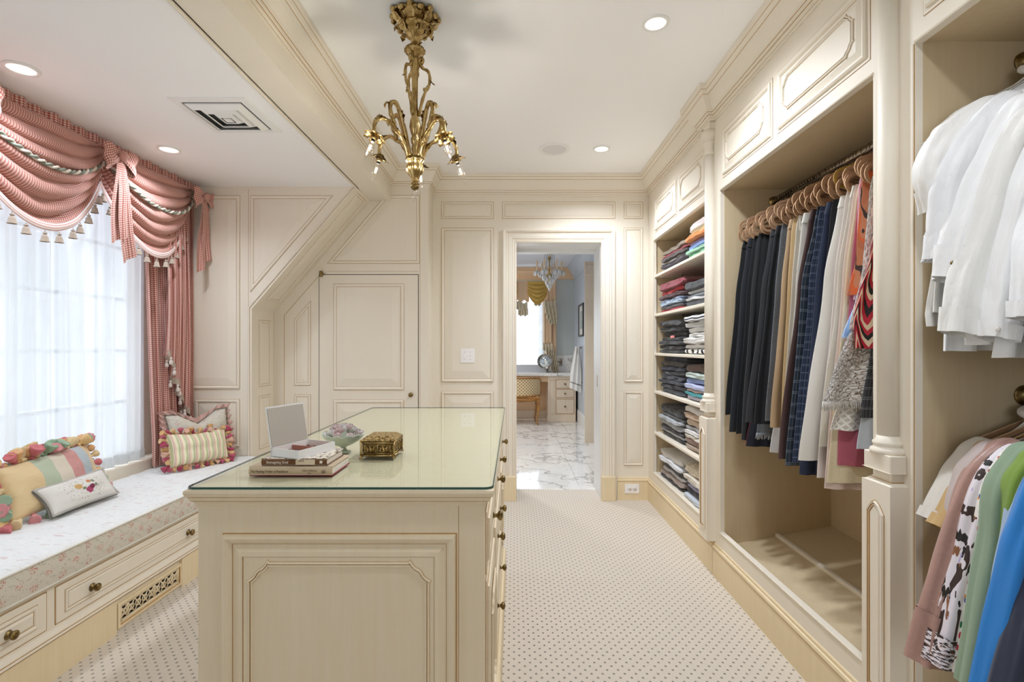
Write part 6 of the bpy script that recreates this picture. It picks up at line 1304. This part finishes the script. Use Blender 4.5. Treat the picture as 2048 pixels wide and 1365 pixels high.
# chair
CHR = thing('cane_armchair', 'gilt wood armchair with a cane back pulled up to the vanity', 'chair', (.12, 8.05, 0))
WOOD = NT('gilt_wood'); v = WOOD.coords('Object'); WOOD.col(WOOD.ramp(WOOD.noise(v, 20, 3), [(.3, '#8A5E2C'), (.7, '#B9823F')])); WOOD.set(Roughness=.35); WOOD = WOOD.m
n = NT('woven_cane'); v = n.coords('UV', (1, 1, 1), (0, 0, .785)); s_ = n.sep(v); a = n.math('ABSOLUTE', n.math('SUBTRACT', n.math('FRACT', n.math('MULTIPLY', s_[0], 26)), .5)); b = n.math('ABSOLUTE', n.math('SUBTRACT', n.math('FRACT', n.math('MULTIPLY', s_[1], 26)), .5))
n.col(n.mix(n.math('LESS_THAN', n.math('MAXIMUM', a, b), .30), '#E6CFA6', '#93754A')); n.bump(n.math('MAXIMUM', a, b), .6, .004); CANE = n.m
cx = .10; hw = .33
def back(a, b):   # curved tub back facing the camera
    t = lerp(-1, 1, a); return (cx+hw*sin(t*1.5)/sin(1.5), 8.02+.30*(1-cos(t*1.5)), lerp(.455, .745-.045*abs(t)**4, b))
mb = MB(); mb.grid(back, 60, 12, uvf=lambda a, b: (a*1.0, b*.32)); mb.build('cane_back', CANE, CHR)
mb = MB(); mb.tube([back(i/60, 1) for i in range(61)], .015, 8); mb.tube([back(i/60, 0) for i in range(61)], .014, 8); mb.tube([back(0, 0), back(0, 1)], .014, 8); mb.tube([back(1, 0), back(1, 1)], .014, 8); mb.build('back_frame', WOOD, CHR)
mb = MB(); mb.grid(lambda a, b: (cx+lerp(-hw, hw, a)*.93, lerp(8.04, 8.42, b), .425+.03*sin(pi*a)**.5*sin(pi*b)**.5), 20, 14, uvf=lambda a, b: (a*.6, b*.4)); mb.build('seat', CANE, CHR)
mb = MB(); q = [(cx-.30, 8.04), (cx-.15, 8.025), (cx, 8.02), (cx+.15, 8.025), (cx+.30, 8.04), (cx+.31, 8.25), (cx+.28, 8.43), (cx-.28, 8.43), (cx-.31, 8.25)]
mb.tube([(x, y, .405-.012*cos(i*2.2)) for i, (x, y) in enumerate(q)], .022, 8, closed=True); mb.grid(lambda a, b: (lerp(cx-.29, cx+.29, a), 8.028, lerp(.45, .36+.03*abs(2*a-1), b)), 20, 3); mb.build('seat_rail', CANE if False else WOOD, CHR)
for x, y, s in ((cx-.27, 8.05, -1), (cx+.27, 8.05, 1), (cx-.25, 8.40, -1), (cx+.25, 8.40, 1)):
    mb = MB(); mb.tube([(x, y, .46), (x+.012*s, y, .38), (x+.022*s, y-.008, .28), (x+.006*s, y, .14), (x-.008*s, y, .05), (x+.006*s, y-.006, .018), (x+.012*s, y-.010, .002)], [.024, .026, .021, .015, .011, .014, .012], 8); mb.build('leg', WOOD, CHR)
# mirror
MR = thing('vanity_mirror', 'round swing-arm mirror in front of the bathroom window', 'mirror', (.54, 8.6, .98)); c = P(1089.5, 723.5, 8.58)
mb = MB(); mb.lathe([(.118, 0), (.118, .003), (.0005, .003)], c, 40, axis=(-.25, -1, .05)); m_ = NT('mirror_silver'); m_.col('#DDE4E6'); m_.set(Metallic=1.0, Roughness=.02); mb.build('mirror_glass', m_.m, MR)
ax = Vector((-.25, -1, .05)).normalized(); u = ax.orthogonal().normalized(); vv = ax.cross(u)
mb = MB(); mb.tube([c+ax*.002+u*(.122*cos(t*pi/20))+vv*(.122*sin(t*pi/20)) for t in range(40)], .008, 8, closed=True); mb.build('rim', STEEL, MR)
e = P(1121, 725, YW-.03); mb = MB(); mb.tube([c-ax*.01, c+Vector((.12, .1, 0)), c+Vector((.16, .22, .01)), e], .007, 8); mb.build('swing_arm', STEEL, MR)
mb = MB(); mb.box(e.x-.03, YW-.035, e.z-.065, e.x+.03, YW-.022, e.z+.065, 0, .006); mb.build('wall_bracket', STEEL, MR)
# towel ring and towel
q = P(1163, 697, 7.95); TRG = thing('towel_ring', 'chrome towel ring on the right bathroom wall', 'towel ring', (XWR, 7.95, q.z)); mb = MB(); mb.lathe([(.022, 0), (.018, .01), (.009, .03), (.011, .08), (.003, .085)], (XWR, 7.95, q.z+.01), 14, axis=(-1, 0, 0)); mb.tube([(XWR-.075, 7.95+.075*sin(t*pi/12), q.z-.06+.075*cos(t*pi/12)) for t in range(24)], .004, 6, closed=True); mb.build('ring', STEEL, TRG)
def twl(a, b):
    w_ = lerp(.035, .085, min(b*1.6, 1)); x = XWR-.082+(a-.5)*w_*2-.03*b; return (x, 7.90+.020*sin(a*15+b*2)-.02*sin(pi*a), lerp(1.245, lerp(.60, .53, a), b))
mb = MB(); mb.grid(twl, 40, 24, uvf=lambda a, b: (a, b)); mb.grid(lambda a, b: tuple(Vector(twl(a, b*.93))+Vector((.02, .035, 0))), 40, 24)
n = NT('white_towel'); s_ = n.sep(n.coords('UV')); n.col(n.mix(n.math('LESS_THAN', n.math('ABSOLUTE', n.math('SUBTRACT', s_[1], .85)), .012), '#EFEDEA', '#8E9088')); n.set(Roughness=1); n.bump(n.noise(n.coords('Object'), 300, 2), .5, .004)
tag(mb.build('hand_towel', n.m), 'white embroidered hand towel hanging from the ring', 'towel')
PC = thing('framed_picture', 'small framed print on the blue right bathroom wall', 'picture', (XWR, 7.98, 1.65)); mb = MB(); sweep(mb, FR(XWR), rect(7.72, 1.40, 8.25, 1.91), [(0, 0, 0), (0, .02, 0), (.012, .024, 0), (.028, .014, 0), (.03, .006, 0)], closed=True); mb.build('frame', fab('#4A4540'), PC)
n = NT('faded_print'); v = n.coords('Object'); n.col(n.ramp(n.noise(v, 9, 3), [(.35, '#6F8078'), (.5, '#B9BDB6'), (.65, '#8A93A0')])); mb = MB(); mb.box(XWR-.008, 7.86, 1.52, XWR-.006, 8.11, 1.79); mb.build('print', n.m, PC); mb = MB(); mb.box(XWR-.006, 7.75, 1.43, XWR-.001, 8.22, 1.88); mb.build('mount', flat('mount_board', '#DEDCD4', .8), PC)
# crystal chandelier
KX, KY = .43, 6.2; CC = thing('crystal_chandelier', 'small crystal chandelier with candle bulbs hanging in the bathroom', 'chandelier', (KX, KY, H))
n = NT('crystal'); n.col('#F4F6F8'); n.set(Roughness=.02, IOR=1.6); n.p.inputs['Transmission Weight'].default_value = .55; n.p.inputs['Specular IOR Level'].default_value = .9; CRY = n.m
kz = lambda y: 1.24+(694-y)*KY/1020
mb = MB(); mb.lathe([(.05, H-.001), (.045, H-.02), (.012, H-.04), (.006, H-.06), (.006, kz(512)), (.02, kz(516)), (.008, kz(522)), (.007, kz(545)), (.025, kz(549)), (.03, kz(553)), (.01, kz(558)), (.004, kz(566))], (KX, KY, 0), 20, flute=6, famp=.08); mb.build('stem', BR, CC)
def drop(nm, p, s, ln=1.6):
    mb = MB(); mb.lathe([(.0005, .0), (.35*s, -.3*s), (.5*s, -.8*s), (.3*s, -ln*s*.8), (.0005, -ln*s)], p, 6); o = mb.build(nm, CRY, CC); o.data.polygons.foreach_set('use_smooth', [False]*len(o.data.polygons)); return o
def chain(p0, p1, sag, k, s=.010):
    mb = MB()
    for i in range(k+1):
        t = i/k; p = Vector(p0).lerp(Vector(p1), t)-Vector((0, 0, sag*4*t*(1-t))); mb.add([p+Vector((0, 0, s)), p+Vector((s*.7, 0, 0)), p+Vector((0, s*.7, 0)), p+Vector((-s*.7, 0, 0)), p+Vector((0, -s*.7, 0)), p-Vector((0, 0, s))], [(0, 1, 2), (0, 2, 3), (0, 3, 4), (0, 4, 1), (5, 2, 1), (5, 3, 2), (5, 4, 3), (5, 1, 4)])
    mb.build('bead_chain', CRY, CC)
IV = flat('ivory_candle', '#E8D2B4', .5)
for i in range(6):
    a = i*pi/3+.05; d = Vector((cos(a), sin(a), 0)); c0 = Vector((KX, KY, kz(553))); e = c0+d*.15+Vector((0, 0, .045))
    mb = MB(); mb.tube([c0, c0+d*.05+Vector((0, 0, -.02)), c0+d*.11+Vector((0, 0, -.015)), e], .006, 8); mb.build('arm', CRY, CC)
    mb = MB(); mb.lathe([(.006, 0), (.032, .012), (.034, .016)], e, 12); mb.build('drip_pan', CRY, CC)
    mb = MB(); mb.lathe([(.010, .012), (.010, .085)], e, 12); mb.build('candle_tube', IV, CC)
    mb = MB(); mb.lathe([(.006, .088), (.012, .10), (.010, .12), (.003, .145), (.0006, .15)], e, 12); mb.build('flame_bulb', flat('frosted_bulb%d' % i, '#EBC7A0', .2), CC)
    for k in range(6):
        b_ = k*pi/3; drop('crystal_drop', e+Vector((.033*cos(b_), .033*sin(b_), .010)), .022, 2.4)
    chain((KX+.045*cos(a), KY+.045*sin(a), kz(500)), (KX+.085*cos(a), KY+.085*sin(a), kz(546)), .02, 20)
    for k, (rr, zz) in enumerate(((.06, 556), (.045, 562), (.025, 568), (.09, 552))): drop('crystal_drop', Vector((KX+rr*cos(a+.5*k), KY+rr*sin(a+.5*k), kz(zz))), .026, 2.0)
drop('crystal_drop', Vector((KX, KY, kz(572))), .034, 1.9)
for X, Y in ((-.5, 5.6), (-.7, 7.4)):  # fill lamps added out of view to brighten the bathroom
    t = thing('recessed_downlight', 'added fill downlight of the bathroom ceiling, unseen left of the doorway view, %s the crystal chandelier' % ('before' if Y < 6 else 'beyond'), 'ceiling light', (X, Y, H), 'added bathroom ceiling lights')
    mb = MB(); mb.lathe([(.045, -.002), (.058, -.008), (.06, 0)], (X, Y, H), 24, cap=False); mb.build('trim_ring', GRILLE, t)
    l = bpy.data.lights.new('downlight_bulb', 'SPOT'); l.energy = 55; l.spot_size = 2.7; l.spot_blend = .9; l.shadow_soft_size = .10; l.color = (1, .97, .93)
    o = bpy.data.objects.new('downlight_bulb', l); C.objects.link(o); o.location = (0, 0, -.03); o.parent = t
